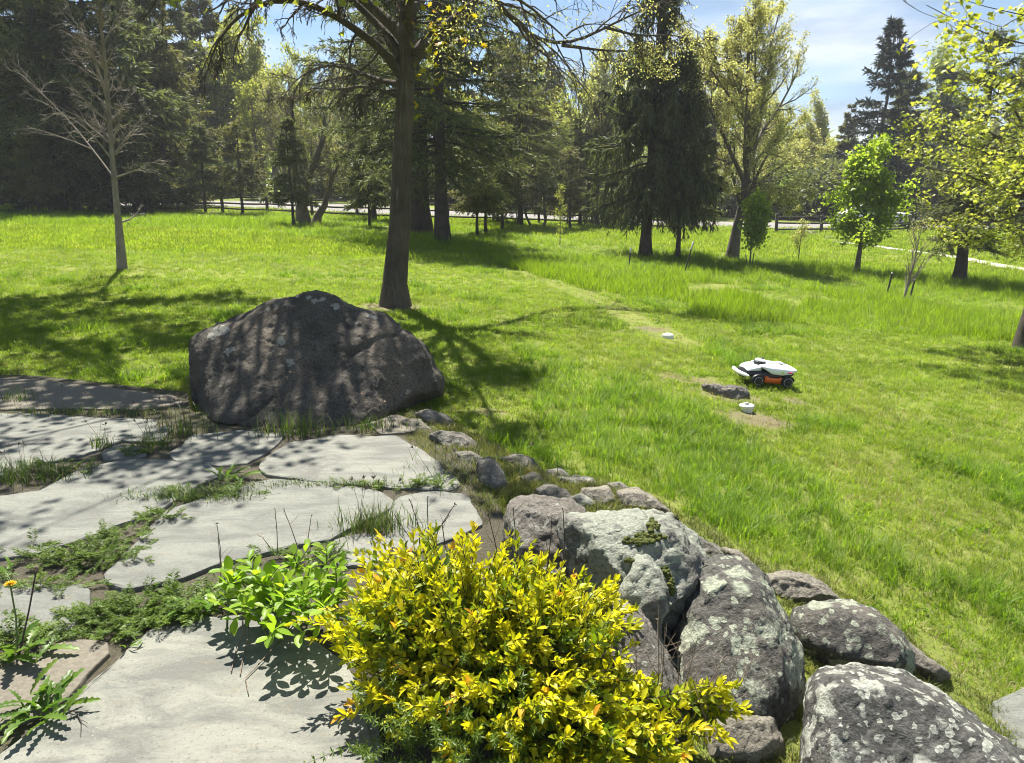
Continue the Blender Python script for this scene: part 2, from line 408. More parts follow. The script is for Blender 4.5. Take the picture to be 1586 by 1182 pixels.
_px = grid_lines(7, 0, .16, 1.07, 260); xs = np.r_[-_px[:0:-1], _px]
_py = grid_lines(12, 0, .15, 1.05, 320); ys = np.r_[-12, -8, -5, -3, -1.5, -.6, _py]
X, Y = np.meshgrid(xs, ys, indexing='ij')
Vg = np.stack([X, Y, H(X, Y)], -1).reshape(-1, 3)
idx = np.arange(len(xs) * len(ys)).reshape(len(xs), len(ys))
Qg = np.stack([idx[:-1, :-1], idx[1:, :-1], idx[1:, 1:], idx[:-1, 1:]], -1).reshape(-1, 4)
M['ground'] = grass_ground()
tag(link('ground', new_mesh('ground', Vg, [Qg], True), M['ground']), 'sloping green lawn and meadow ground', kind='structure')

def strip(name, ctr, width, m, lift, label, n=60, edge=.06, seed=1):
    r = np.random.default_rng(seed)
    ctr = np.array(ctr, float); s = np.r_[0, np.cumsum(np.linalg.norm(np.diff(ctr, axis=0), axis=1))]
    u = np.linspace(0, s[-1], n); c = np.stack([np.interp(u, s, ctr[:, i]) for i in (0, 1)], -1)
    for _ in range(3): c[1:-1] = .25 * c[:-2] + .5 * c[1:-1] + .25 * c[2:]
    t = np.gradient(c, axis=0); t /= np.linalg.norm(t, axis=1, keepdims=True); nn = np.stack([-t[:, 1], t[:, 0]], -1)
    k = 7; off = np.linspace(-.5, .5, k); w = np.interp(u, s, np.broadcast_to(width, (len(ctr),)))
    jit = 1 + edge * r.normal(size=(n, k))
    p = c[:, None] + nn[:, None] * (off[None, :, None] * w[:, None, None] * jit[..., None])
    z = H(p[..., 0], p[..., 1]) + lift
    V = np.concatenate([p, z[..., None]], -1).reshape(-1, 3); ii = np.arange(n * k).reshape(n, k)
    q = np.stack([ii[:-1, :-1], ii[:-1, 1:], ii[1:, 1:], ii[1:, :-1]], -1).reshape(-1, 4)
    return tag(link(name, new_mesh(name, V, [q[:, ::-1]], True), m), label, kind='structure')
def gravel_like(name, c0, c1, sc=30, bs=.5):
    m, nt, b, out = nmat(name); p = pos(nt)
    n = noise(nt, p, sc, 6, .75); n2 = noise(nt, p, .8, 4)
    c = mix(nt, ramp(nt, n, [(.3, 0.), (.7, 1.)]), c0, c1); c = mix(nt, 1.0, c, ramp(nt, n2, [(.3, .8), (.7, 1.15)]), 'MULTIPLY')
    nt.links.new(c, b.inputs['Base Color']); b.inputs['Roughness'].default_value = .95; bump(nt, n, bs, .03, b); return m
M['road'] = gravel_like('road_surface', (.13, .122, .116), (.235, .22, .208), 12, .2)
M['gravel'] = gravel_like('gravel', (.26, .25, .22), (.52, .50, .45), 14, .8)
strip('road', [(-60, 47.5), (-30, 49), (-10, 49.5), (5, 48.5), (20, 48.5), (34, 49), (60, 50)], 6.5, M['road'], .03, 'pale road behind the rail fence', 120, .0)
a = G(1196, 350); b_ = G(1232, 356); c_ = G(1292, 370)
strip('driveway', [a[:2] + np.array([-1, 4]), a[:2], b_[:2], c_[:2]], [2.6, 2.4, 1.6, .7], M['road'], .02, 'short grey drive leaving the road', 40, .05)
strip('gravel_path', [G(x, y)[:2] for x, y in ((1290, 375), (1345, 380), (1420, 391), (1500, 402), (1586, 419), (1680, 440))], [.3, .45, .6, .75, .8, .8], M['gravel'], .02, 'narrow pale gravel path curving across the meadow', 70, .16)

# ------------------------------------------------------------------ patio of irregular flagstones
SL = {
 'A': [(-60,583),(60,588),(150,598),(270,612),(285,624),(220,634),(100,632),(-60,634)],
 'B': [(-60,640),(60,641),(150,646),(238,650),(236,664),(165,690),(106,710),(60,716),(10,736),(-60,748)],
 'C': [(176,681),(205,669),(250,660),(266,664),(246,684)],
 'D': [(162,699),(178,691),(214,694),(226,704),(200,711),(164,711)],
 'E': [(266,699),(300,674),(380,668),(440,671),(418,695),(384,716),(340,719),(270,711)],
 'F': [(404,716),(448,688),(520,676),(612,676),(644,692),(702,736),(708,749),(690,758),(560,750),(470,742),(412,736)],
 'G': [(-60,772),(10,768),(62,760),(132,725),(192,713),(262,714),(330,724),(342,736),(300,754),(246,786),(214,801),(152,826),(62,854),(-60,868)],
 'H': [(262,792),(350,757),(420,744),(470,748),(560,756),(604,766),(602,788),(546,815),(520,832),(430,852),(342,872),(270,900),(188,914),(164,890),(215,842),(246,808)],
 'I': [(616,769),(660,762),(714,766),(732,790),(742,812),(652,852),(598,842),(606,796)],
 'J': [(512,850),(522,837),(560,826),(606,836),(592,872),(530,876)],
 'K': [(-60,906),(62,905),(134,908),(141,934),(98,984),(62,966),(-60,992)],
 'L': [(-60,1046),(58,1012),(102,992),(158,1000),(166,1014),(132,1048),(72,1090),(20,1116),(-60,1134)],
 'M': [(186,1010),(246,966),(330,956),(440,956),(474,982),(542,1042),(574,1120),(600,1300),(-140,1300),(-40,1204),(30,1150),(122,1082)],
 'N': [(574,656),(610,642),(646,655),(640,668),(590,672)],
}
def slab_mat():
    m, nt, b, out = nmat('flagstone'); p = pos(nt)
    rn = N(nt, 'ShaderNodeObjectInfo').outputs['Random']
    mp = N(nt, 'ShaderNodeMapping'); mp.inputs['Scale'].default_value = (1, 2.2, 1); mp.inputs['Rotation'].default_value = (0, 0, .2); nt.links.new(p, mp.inputs[0])
    n1 = noise(nt, mp.outputs[0], 2.6, 9, .68, .6); n2 = noise(nt, p, 70, 5, .7); n3 = noise(nt, mp.outputs[0], 9, 6, .65)
    base = ramp(nt, rn, [(0, (.15, .157, .136)), (.5, (.168, .172, .148)), (1, (.19, .19, .16))])
    c = mix(nt, ramp(nt, n1, [(.42, 0.), (.60, .85)]), base, (.098, .10, .09))
    c = mix(nt, ramp(nt, n3, [(.58, 0.), (.75, .65)]), c, (.15, .125, .085))
    c = mix(nt, ramp(nt, n2, [(.55, 0.), (.67, .7)]), c, (.075, .073, .062))
    c = mix(nt, ramp(nt, noise(nt, p, 150, 3, .7), [(.62, 0.), (.72, .6)]), c, (.42, .41, .37))
    nt.links.new(c, b.inputs['Base Color']); b.inputs['Roughness'].default_value = .85; b.inputs['Specular IOR Level'].default_value = .25
    hh = math_(nt, 'ADD', math_(nt, 'MULTIPLY', n3, .7), math_(nt, 'MULTIPLY', n2, .25))
    bump(nt, hh, .5, .02, b); return m
M['slab'] = slab_mat()
M['slab_brown'] = gravel_like('brown_flagstone', (.11, .097, .072), (.20, .178, .14), 50, .5)
M['soil'] = gravel_like('joint_soil', (.035, .03, .02), (.11, .095, .06), 60, .8)
SLABW = {k: np.array([at_z(x, y, 0)[:2] for x, y in v]) for k, v in SL.items()}
def resample(poly, step):
    out = []
    n = len(poly)
    for i in range(n):
        a, b = poly[i], poly[(i + 1) % n]; k = max(1, int(np.linalg.norm(b - a) / step))
        for j in range(k): out.append(a + (b - a) * j / k)
    return np.array(out)
def slab_mesh(name, poly, seed, th=.055, top=0.0):
    r = np.random.default_rng(seed)
    p = resample(poly, .045); n = len(p)
    p = .2 * np.roll(p, 1, 0) + .6 * p + .2 * np.roll(p, -1, 0)
    c = p.mean(0); d = p - c; p = p + d / np.linalg.norm(d, axis=1, keepdims=True) * .018; d = p - c
    wob = r.normal(size=n); wob = .5 * wob + .25 * (np.roll(wob, 1) + np.roll(wob, -1))
    p = p + d / np.linalg.norm(d, axis=1, keepdims=True) * wob[:, None] * .016
    tilt = r.normal(size=2) * .004
    def ring(inset, z):
        q = c + (p - c) * (1 - inset / np.linalg.norm(p - c, axis=1, keepdims=True))
        return np.c_[q, z + (q - c) @ tilt + r.normal(size=n) * .0015]
    V = np.concatenate([ring(-.006, top - th), ring(0, top - .008), ring(.003, top - .002), ring(.012, top)])
    ii = np.arange(n); jj = (ii + 1) % n
    Q = np.concatenate([np.stack([a * n + ii, a * n + jj, (a + 1) * n + jj, (a + 1) * n + ii], -1) for a in range(3)])
    if np.cross(*(np.roll(p, -1, 0)[:1] - p[:1], (c - p)[:1]))[0] < 0: Q = Q[:, ::-1]
    me = bpy.data.meshes.new(name)
    bm = bmesh.new(); vs = [bm.verts.new(v) for v in V]
    for q in Q: bm.faces.new([vs[k] for k in q])
    bm.faces.new([vs[3 * n + k] for k in range(n)])
    bmesh.ops.recalc_face_normals(bm, faces=bm.faces[:])
    bm.to_mesh(me); bm.free(); return me
pm = bpy.data.meshes.new('patio'); bm = bmesh.new()
bm.faces.new([bm.verts.new((x, y, -.016)) for x, y in PATIO]); bmesh.ops.triangulate(bm, faces=bm.faces[:]); bmesh.ops.subdivide_edges(bm, edges=bm.edges[:], cuts=3)
bmesh.ops.recalc_face_normals(bm, faces=bm.faces[:]); bm.to_mesh(pm); bm.free()
patio = tag(link('patio', pm, M['soil']), 'patio of irregular pale flagstones with weedy joints', kind='structure')
for i, (k, poly) in enumerate(SLABW.items()):
    o = link('flagstone', slab_mesh('flagstone', poly, 10 + i, top=.002 * (i % 4)), M['slab_brown'] if k in 'LAN' else M['slab'], patio)
    if k == 'I': o['label'] = 'palest flagstone, fully in the sun behind the yellow shrub'
    if k == 'L': o['label'] = 'brownish rough flagstone'

# ------------------------------------------------------------------ boulders and edging stones
def rock_mesh(name, pts, voxel, smooth, amp, freq, seed, org, strata=None):
    bm = bmesh.new()
    for p in pts: bm.verts.new(tuple(p))
    bmesh.ops.convex_hull(bm, input=bm.verts[:], use_existing_faces=False)
    loose = [v for v in bm.verts if not v.link_faces]
    bmesh.ops.delete(bm, geom=loose, context='VERTS')
    bmesh.ops.recalc_face_normals(bm, faces=bm.faces[:])
    me = bpy.data.meshes.new('tmp'); bm.to_mesh(me); bm.free()
    o = bpy.data.objects.new('tmp', me); COL.objects.link(o)
    md = o.modifiers.new('r', 'REMESH'); md.mode = 'VOXEL'; md.voxel_size = voxel
    ms = o.modifiers.new('s', 'SMOOTH'); ms.factor = .5; ms.iterations = smooth
    dg = bpy.context.evaluated_depsgraph_get(); ev = o.evaluated_get(dg)
    m2 = bpy.data.meshes.new_from_object(ev); bpy.data.objects.remove(o); bpy.data.meshes.remove(me)
    n = len(m2.vertices); co = np.empty(n * 3, np.float32); m2.vertices.foreach_get('co', co); co = co.reshape(-1, 3)
    no = np.empty(n * 3, np.float32); m2.vertices.foreach_get('normal', no); no = no.reshape(-1, 3)
    off = Vector((seed * 7.3, seed * 3.1, seed * 1.7)); d = np.empty(n)
    for i in range(n):
        v = Vector(co[i].tolist()) * freq + off
        a_ = mnoise.noise(v); b2 = abs(mnoise.noise(v * 2.3)); c2 = mnoise.noise(v * 6.0); e2 = abs(mnoise.noise(v * 12.0))
        d[i] = a_ * .8 - b2 * .25 + c2 * .25 - e2 * .22 + .10 * mnoise.noise(v * 25.0)
        if strata is not None:
            w = strata(co[i], v)
            d[i] += w
    co = co + no * (d * amp)[:, None]
    co = co - np.asarray(org, np.float32)
    m2.vertices.foreach_set('co', co.astype(np.float32).ravel())
    m2.polygons.foreach_set('use_smooth', np.ones(len(m2.polygons), bool)); m2.update(); m2.name = name
    return m2
def rock_points(outline, base, thick, grow=1.03, inner=(), back=.75, front=.72, tiltk=.55):
    """outline in the photograph, standing at the distance of the ground point BASE; rounded front and back rings give it its depth"""
    D = (base[1] * CP - (base[2] - CAMZ) * SP)
    o = np.array(outline, float); c = o.mean(0)
    def pt(q, dd):
        r = ray(*q); f = r[1] * CP - r[2] * SP; dd = dd + tiltk * (c[1] - q[1]) / F * D
        return np.array([0, 0, CAMZ]) + r * ((D + dd) / f)
    pts = []
    for q in o:
        pts.append(pt(c + (q - c) * grow, 0))
        pts.append(pt(c + (q - c) * front * grow, -thick * .42)); pts.append(pt(c + (q - c) * back * grow, thick * .45))
        pts.append(pt(c + (q - c) * .94 * grow, -thick * .2)); pts.append(pt(c + (q - c) * .95 * grow, thick * .22))
    for (x, y, dd) in inner: pts.append(pt((x, y), dd))
    return pts
DK = dict(base=(.105, .094, .077), dark=(.042, .038, .032))
bb = G(480, 655)
OUT = [(294,526),(300,519),(330,508),(356,502),(395,478),(430,463),(470,452),(487,449),(510,455),(528,466),(566,484),(600,489),(618,497),(640,524),(662,556),(680,592),(679,606),(660,622),(620,640),(560,664),(430,668),(330,662),(300,640),(296,580)]
inn = [(312,532,-.22),(330,600,-.48),(330,656,-.75),(430,515,-.22),(440,625,-.68),(560,512,-.18),(520,615,-.66),(610,512,-.05),(590,600,-.46),(450,668,-.82),(550,660,-.76),(487,452,.35),(400,490,.3),(560,488,.4)]
Bpts = rock_points(OUT, bb + np.array([0, .55, 0]), .8, 1.015, inn, .8, .5, 0)
Borg = bb + np.array([0, .5, -.05])
def spot(px, py, r):   # lichen rosettes sit on the front of the stone
    dd = P(px, py, bb[1] + .3)
    return (*dd, r)
def grooves(c, v):
    x = float(c[0]) - float(bb[0])
    k = max(0., min(1., (x - .25) * 4))
    ck = 0.0
    for (ax, ay, az_, o_, sd_) in ((.25, .1, .95, .52, 3.), (.8, .2, .55, .42, 7.), (-.5, .1, .8, .30, 11.)):
        t = ax * x + ay * (float(c[1]) - float(bb[1])) + az_ * (float(c[2]) - float(bb[2])) - o_ + .10 * mnoise.noise(v * .9 + Vector((sd_, 0, 0)))
        if mnoise.noise(v * .55 + Vector((0, sd_, 0))) > .12: ck -= .30 * max(0.0, 1 - abs(t) / .022) - .10 * max(0., 1 - abs(t - .05) / .06)
    return ck + k * (1.0 * abs(math.sin(8 * x + 1.6 * mnoise.noise(v * .8) + float(c[2]) * 3.0)) - .3) + .5 * mnoise.noise(Vector((v.x * 2.5, v.y * 2.5, v.z * .8)))
bmesh_big = rock_mesh('boulder', Bpts, .018, 3, .06, 2.0, 3, Borg, grooves)
# find where photograph spots lie on the built stone
from mathutils.bvhtree import BVHTree
_bv = BVHTree.FromPolygons([Vector(v.co) + Vector(Borg.tolist()) for v in bmesh_big.vertices], [list(p.vertices) for p in bmesh_big.polygons])
def on_rock(px, py):
    r = ray(px, py); h = _bv.ray_cast(Vector((0, 0, CAMZ)), Vector(r.tolist()).normalized())
    return h[0] if h[0] is not None else Vector(P(px, py, bb[1]).tolist())
spots = [(*on_rock(x, y), r * 1.05) for x, y, r in ((352,545,.034),(360,541,.022),(337,530,.015),(436,528,.043),(450,559,.036),(474,556,.008),(552,503,.02),(576,489,.05),(520,474,.04),(488,466,.03),(478,460,.03),(500,463,.03),(415,478,.025),(425,474,.02),(330,517,.06),(345,512,.06),(405,484,.02),(343,537,.008))]
M['boulder'] = stone_mat('boulder_stone', **DK, lichen=(.36, .35, .30), lamt=.12, lscale=5, speck=.12, spots=spots, red=(.145, .12, .092))
bo = tag(link('boulder', bmesh_big, M['boulder']), 'largest dark brown boulder, wedge shaped, at the far patio edge', 'boulder')
bo.location = Borg.tolist()

M['lichen_grey'] = stone_mat('lichen_stone', (.165, .16, .14), (.078, .075, .066), (.33, .35, .28), .95, 5, .5, crust=.75)
M['lichen_dark'] = stone_mat('dark_lichen_stone', (.098, .096, .085), (.042, .041, .037), (.37, .40, .30), .85, 7, .8, red=(.118, .106, .088), crust=.22)
M['lichen_spot'] = stone_mat('spotted_stone', (.095, .092, .084), (.04, .039, .036), (.41, .42, .36), .95, 9, .95, crust=.3)
M['stone_brown'] = stone_mat('brown_stone', (.165, .152, .13), (.085, .078, .066), (.32, .33, .28), .6, 6, .5, red=(.16, .14, .116), crust=.2)
M['stone_grey'] = stone_mat('grey_edging_stone', (.20, .188, .158), (.10, .092, .074), (.33, .33, .28), .5, 7, .4, crust=.2)
M['stone_tan'] = stone_mat('tan_stone', (.23, .21, .168), (.135, .122, .097), (.33, .32, .27), .25, 7, .3)
ROCKS = [
 # outline, base pixel (ground it stands on), extra depth, thickness, material, label
 ([(778,800),(790,774),(830,768),(880,775),(900,790),(930,830),(945,870),(940,930),(880,925),(800,880),(780,840)], (860,900), .55, 'stone_brown', 'rounded brownish boulder just behind the yellow shrub', .05),
 ([(880,806),(920,796),(985,790),(1040,798),(1080,830),(1105,868),(1112,905),(1100,935),(1060,965),(1010,968),(960,930),(935,880),(905,850)], (1020,985), .55, 'lichen_grey', 'pale grey lichen covered boulder with moss cushions on top', .06),
 ([(975,880),(985,862),(1005,855),(1027,880),(1028,905),(1030,945),(990,950),(962,925)], (1000,1050), .25, 'lichen_grey', 'small rounded grey stone leaning on the mossy boulder', .03),
 ([(1035,1010),(1045,940),(1075,885),(1115,864),(1148,868),(1178,888),(1208,950),(1236,1010),(1243,1060),(1225,1105),(1190,1140),(1120,1142),(1050,1090)], (1150,1075), .45, 'lichen_dark', 'tall dark boulder with pale green lichen rosettes right of the mossy one', .04),
 ([(912,960),(940,930),(985,935),(1012,960),(1035,1010),(1060,1090),(1020,1150),(930,1130),(900,1050)], (970,1130), .4, 'stone_brown', 'smooth grey brown boulder half hidden by the yellow shrub', .04),
 ([(1222,970),(1230,942),(1262,929),(1310,932),(1350,945),(1392,975),(1416,1005),(1421,1032),(1405,1045),(1340,1035),(1270,1020),(1232,1000)], (1320,1045), .34, 'lichen_dark', 'long low dark boulder lying beside the lawn', .03),
 ([(1256,1060),(1275,1042),(1330,1034),(1400,1045),(1450,1070),(1480,1105),(1512,1140),(1586,1160),(1640,1200),(1560,1300),(1330,1300),(1240,1220),(1246,1140)], (1400,1250), .55, 'lichen_spot', 'large boulder speckled all over with white lichen, nearest the lower corner', .04),
 ([(1040,808),(1075,822),(1110,845),(1128,862),(1120,873),(1095,870),(1060,842)], (1090,862), .22, 'stone_grey', 'angular ledge stone jutting out behind the mossy boulder', .03),
 ([(1118,846),(1145,848),(1165,865),(1174,880),(1160,888),(1130,872)], (1150,885), .2, 'stone_tan', 'small tan stone between the ledge stone and the lawn', .02),
 ([(1178,890),(1215,885),(1250,892),(1280,908),(1300,925),(1270,934),(1200,932),(1180,915)], (1240,934), .3, 'stone_tan', 'flat greyish stone sunk in the lawn edge above the long dark boulder', .03),
 ([(1345,960),(1385,975),(1430,1010),(1475,1045),(1460,1055),(1400,1030)], (1430,1052), .25, 'stone_tan', 'buried flat stone showing between the long dark boulder and the grass', .02),
 ([(955,760),(985,754),(1015,768),(1040,792),(1005,792),(960,784)], (1000,795), .3, 'stone_tan', 'smooth tan stone on the lawn side of the mossy boulder', .02),
 ([(830,756),(850,746),(880,760),(898,785),(870,788),(838,772)], (865,788), .22, 'stone_grey', 'pale low stone above the brownish boulder', .02),
 ([(864,740),(890,736),(918,742),(925,752),(918,764),(890,754)], (895,762), .18, 'stone_grey', 'thin slab stone tilted over at the lawn edge', .02),
 ([(770,708),(800,702),(825,712),(838,726),(815,730),(780,722)], (805,730), .2, 'stone_grey', 'grey edging stone set between patio grass and lawn', .02),
 ([(738,712),(760,706),(778,728),(785,750),(768,768),(745,752)], (764,768), .2, 'stone_grey', 'flat sunken stone, grassed over, at the curve of the edging', .02),
 ([(664,672),(684,666),(716,670),(740,684),(748,698),(720,702),(690,700),(674,686)], (705,702), .24, 'stone_grey', 'low grey stone with a dark undercut side right of the patio slabs', .02),
 ([(644,640),(662,634),(690,642),(712,662),(690,664),(655,656)], (680,664), .22, 'stone_grey', 'flat edging stone near the right foot of the big boulder', .02),
 ([(900,755),(940,752),(955,775),(935,790),(905,782)], (930,790), .2, 'stone_tan', 'dull tan stone wedged in dry grass between two edging stones', .02),
 ([(706,700),(730,698),(752,712),(756,728),(728,730),(708,716)], (730,730), .2, 'stone_grey', 'low grey stone between the undercut stone and the sunken grassed one', .02),
 ([(800,736),(826,730),(846,742),(850,756),(824,758),(804,750)], (826,758), .2, 'stone_tan', 'small tan stone set just below the grey edging stone by the lawn', .02),
 ([(846,730),(868,726),(884,738),(880,748),(856,746)], (866,748), .16, 'stone_grey', 'little grey stone left of the tilted slab stone', .02),
 ([(876,770),(900,764),(922,780),(918,794),(890,796)], (900,796), .2, 'stone_brown', 'small brown stone wedged above the brownish boulder', .02),
 ([(940,748),(962,744),(978,754),(966,766),(944,762)], (960,766), .16, 'stone_grey', 'small grey stone at the lawn side of the dull tan stone', .02),
 ([(620,652),(650,648),(672,664),(668,676),(640,674)], (646,676), .2, 'stone_tan', 'flat tan stone beside the smallest flagstone at the boulder foot', .02),
 ([(1090,1120),(1130,1105),(1200,1110),(1215,1150),(1170,1182),(1090,1180)], (1150,1190), .2, 'stone_tan', 'small reddish tan rock at the foot of the tall dark boulder', .02),
]
ROCKXY = []; rocks = []
for i, (ol, bp, th, mt, lb, am) in enumerate(ROCKS):
    base = G(*bp); base = base + np.array([0, .12, 0])
    pts = rock_points(ol, base, th)
    pts += [np.array([p[0], p[1], base[2] - .12]) for p in pts[::5]]
    vx = .014 if th > .3 else .011
    me = rock_mesh('rock', pts, vx, 3 if th > .3 else 2, am * 1.25, 3.2 if th > .3 else 6, 20 + i, base)
    nm = 'boulder' if th >= .34 else 'edging_stone'
    o = tag(link(nm, me, M[mt]), lb, 'boulder' if th >= .34 else 'stone', 'boulders and stones edging the patio'); o.location = base.tolist()
    rocks.append(o); q = np.array(pts)[:, :2]; ROCKXY.append((q.mean(0), q.max(0) - q.min(0)))
# moss cushions on the pale boulder
M['moss'] = leaf_mat('moss', [(0, (.035, .05, .008)), (1, (.09, .095, .018))], .1, .9, 1.0)
def bvh_of(o):
    L = Vector(o.location); return BVHTree.FromPolygons([v.co + L for v in o.data.vertices], [list(p.vertices) for p in o.data.polygons])
mb = bvh_of(rocks[1]); rg = np.random.default_rng(5); g = Geo()
for cx_, cy_, sx, sy, n in ((1002,833,17,7,130),(1012,814,5,5,40),(985,838,16,3,50),(1038,905,4,12,40),(1030,885,5,7,30),(1050,800,5,3,14),(975,868,12,2,20)):
    for _ in range(n):
        x = cx_ + rg.normal() * sx * .6; y = cy_ + rg.normal() * sy * .6
        h = mb.ray_cast(Vector((0, 0, CAMZ)), Vector(ray(x, y).tolist()).normalized())
        if h[0] is None: continue
        c = np.array(h[0]); nn = np.array(h[1]); r = rg.uniform(.005, .012)
        lathe(g, [(r, -.004), (r * 1.0, .002), (r * .75, .005), (r * .3, .007), (.0005, .0075)], 7, org=c + nn * .002, tint=rg.random())
mo = link('moss', g.mesh('moss', rocks[1].location, True), M['moss'], rocks[1]); mo['kind'] = 'stuff'
# pale slab of the lower path
ps = np.array([at_z(x, y, -.5)[:2] for x, y in ((1526,1112),(1556,1090),(1600,1072),(1700,1040),(1760,1180),(1540,1165))])
o = tag(link('path_slab', slab_mesh('path_slab', ps, 77, .08, -.47), M['slab']), 'pale sandy slab lying below the lawn at the lower right corner', 'paving slab')
# ------------------------------------------------------------------ trees
def poly_at(pts, u):
    """pts (M,n,3), u (M,k) in 0..1 -> positions (M,k,3), tangents"""
    n = pts.shape[1]; f = np.clip(u, 0, .9999) * (n - 1); i = f.astype(int); w = (f - i)[..., None]
    m = np.arange(pts.shape[0])[:, None]; a = pts[m, i]; b = pts[m, i + 1]
    return a * (1 - w) + b * w, nrm(b - a)
def walk(rng, start, d, L, n, wander, bend):
    Mn = len(start); p = np.empty((Mn, n, 3)); p[:, 0] = start; d = nrm(d); bend = np.asarray(bend, float)
    for i in range(1, n):
        b = bend if bend.ndim == 1 else bend[:, i - 1] if bend.ndim == 3 else bend[i - 1]
        d = nrm(d + rng.normal(size=(Mn, 3)) * wander + b); p[:, i] = p[:, i - 1] + d * (np.asarray(L).reshape(-1, 1) / (n - 1))
    return p
def taper(r0, r1, n, e=1.0):
    t = np.linspace(0, 1, n) ** e
    return np.asarray(r0)[:, None] * (1 - t) + np.broadcast_to(r1, np.shape(r0))[:, None] * t
def spawn(rng, pts, R, k, t0, t1, ang, ratio, lenp, plane=None):
    Mn = len(pts); u = t0 + (t1 - t0) * (np.arange(k) + rng.random((Mn, k))) / k
    c, t = poly_at(pts, u); rr = np.take_along_axis(R, np.minimum((u * (R.shape[1] - 1)).astype(int), R.shape[1] - 1), 1)
    pr = nrm(np.cross(t, rng.normal(size=t.shape)))
    a = rng.uniform(*ang, size=(Mn, k, 1)); d = t * np.cos(a) + pr * np.sin(a)
    L = lenp[:, None] * ratio * (1.15 - .7 * u) * rng.uniform(.6, 1.25, (Mn, k))
    return c.reshape(-1, 3), d.reshape(-1, 3), L.ravel(), rr.ravel()
def trunk_pts(rng, base, Hh, lean, n=14, wob=.012):
    t = np.linspace(0, 1, n); lx, ly = lean
    p = np.stack([base[0] + lx * t * Hh + np.cumsum(rng.normal(size=n)) * wob * Hh * .25, base[1] + ly * t * Hh + np.cumsum(rng.normal(size=n)) * wob * Hh * .25, base[2] - .1 + t * (Hh + .1)], -1)
    p[0, :2] = base[:2]; return p
def flare(r0, r1, n, k=.45):
    t = np.linspace(0, 1, n); return (r0 * (1 - t) + r1 * t) * (1 + k * np.exp(-t * n * 1.2))

def conifer(name, label, cat, base, Hh, R, cb, nbr, sub, ncard, card, nm, trunk_r, seed, group=None, up=(-.15, .5), droop=.10, weep=False, profp=.85, lean=(0, 0), bm_='bark_spruce', patch=0., bark_t=6):
    rng = np.random.default_rng(seed); base = np.asarray(base, float)
    T = trunk_pts(rng, base, Hh, lean); n = len(T); tr = flare(trunk_r, .012, n, .45); g = Geo()
    tubes(g, T, tr, 9)
    u = np.sort(rng.random(nbr) ** .9); hz = cb + (1 - cb) * u
    c, _ = poly_at(T[None], hz[None]); c = c[0]
    az = np.arange(nbr) * 2.39996 + rng.normal(size=nbr) * .5
    Lb = R * (np.clip(1 - u, .02, 1) ** profp) * rng.uniform(.62, 1.12, nbr) * np.where(u < .08, .8, 1) + .12
    e = up[0] + (up[1] - up[0]) * u + rng.normal(size=nbr) * .08
    d = np.stack([np.cos(az) * np.cos(e), np.sin(az) * np.cos(e), np.sin(e)], -1)
    bend = np.zeros((6, 3)); bend[:3, 2] = -droop; bend[3:, 2] = droop * 1.1
    B = walk(rng, c, d, Lb, 7, .05, bend)
    br = .010 * Hh / 8 + .35 * np.interp(hz, np.linspace(0, 1, n), tr) * .5
    BR = taper(np.minimum(br, Lb * .03 + .006), .003, 7)
    tubes(g, B, BR, 4)
    # side sprays
    us = .12 + .88 * (np.arange(sub) + rng.random((nbr, sub))) / sub
    sc, st = poly_at(B, us); sd = np.where((np.arange(sub) % 2)[None, :, None] == 0, 1., -1.)
    lat = nrm(np.cross(st, np.array([0, 0, 1.]))) * sd
    if weep:
        dd = st * .35 + lat * .25 + np.array([0, 0, -1.]) + rng.normal(size=st.shape) * .15
        Ls = rng.uniform(.25, .75, (nbr, sub)) * np.minimum(1, Lb[:, None] * .8)
    else:
        dd = st * .75 + lat * .8 + np.array([0, 0, -.22]) + rng.normal(size=st.shape) * .18
        Ls = Lb[:, None] * (.42 - .30 * us) * rng.uniform(.6, 1.2, (nbr, sub)) + .06
    S = walk(rng, sc.reshape(-1, 3), dd.reshape(-1, 3), Ls.ravel(), 4, .1, (0, 0, -.05))
    tubes(g, S, taper(np.full(len(S), .0055), .002, 4), 3)
    tn = link('trunk', g.mesh('trunk', base, True), M[bm_])
    # needles
    gg = Geo(); lf = Ls.ravel(); pr = lf / lf.sum(); ns = int(ncard * .72); nb = ncard - ns
    si = rng.choice(len(S), ns, p=pr); uu = rng.random((ns, 1))
    cp, ct = poly_at(S[si], uu); cp = cp[:, 0]; ct = ct[:, 0]
    bi = rng.choice(nbr, nb, p=Lb / Lb.sum()); ub = .2 + .8 * rng.random((nb, 1)) ** .7
    c2, t2 = poly_at(B[bi], ub)
    C = np.r_[cp, c2[:, 0]]; Dr = np.r_[ct, t2[:, 0]] * .8 + rng.normal(size=(ncard, 3)) * (.3 if weep else .42) + np.array([0, 0, -.35 if weep else -.08])
    bid = np.r_[si // sub, bi]; btint = rng.normal(size=nbr) * .16 + .38
    tint = np.clip(btint[bid] + rng.normal(size=ncard) * .16, 0, 1)
    cards(gg, C, Dr, card[0] * rng.uniform(.6, 1.3, ncard), card[1] * rng.uniform(.7, 1.3, ncard), tint, rng, 0 if weep else .25)
    r = thing(name, label, cat, base, group); tn.parent = r
    link('crown', gg.mesh('crown', base), M[nm], r)
    return r

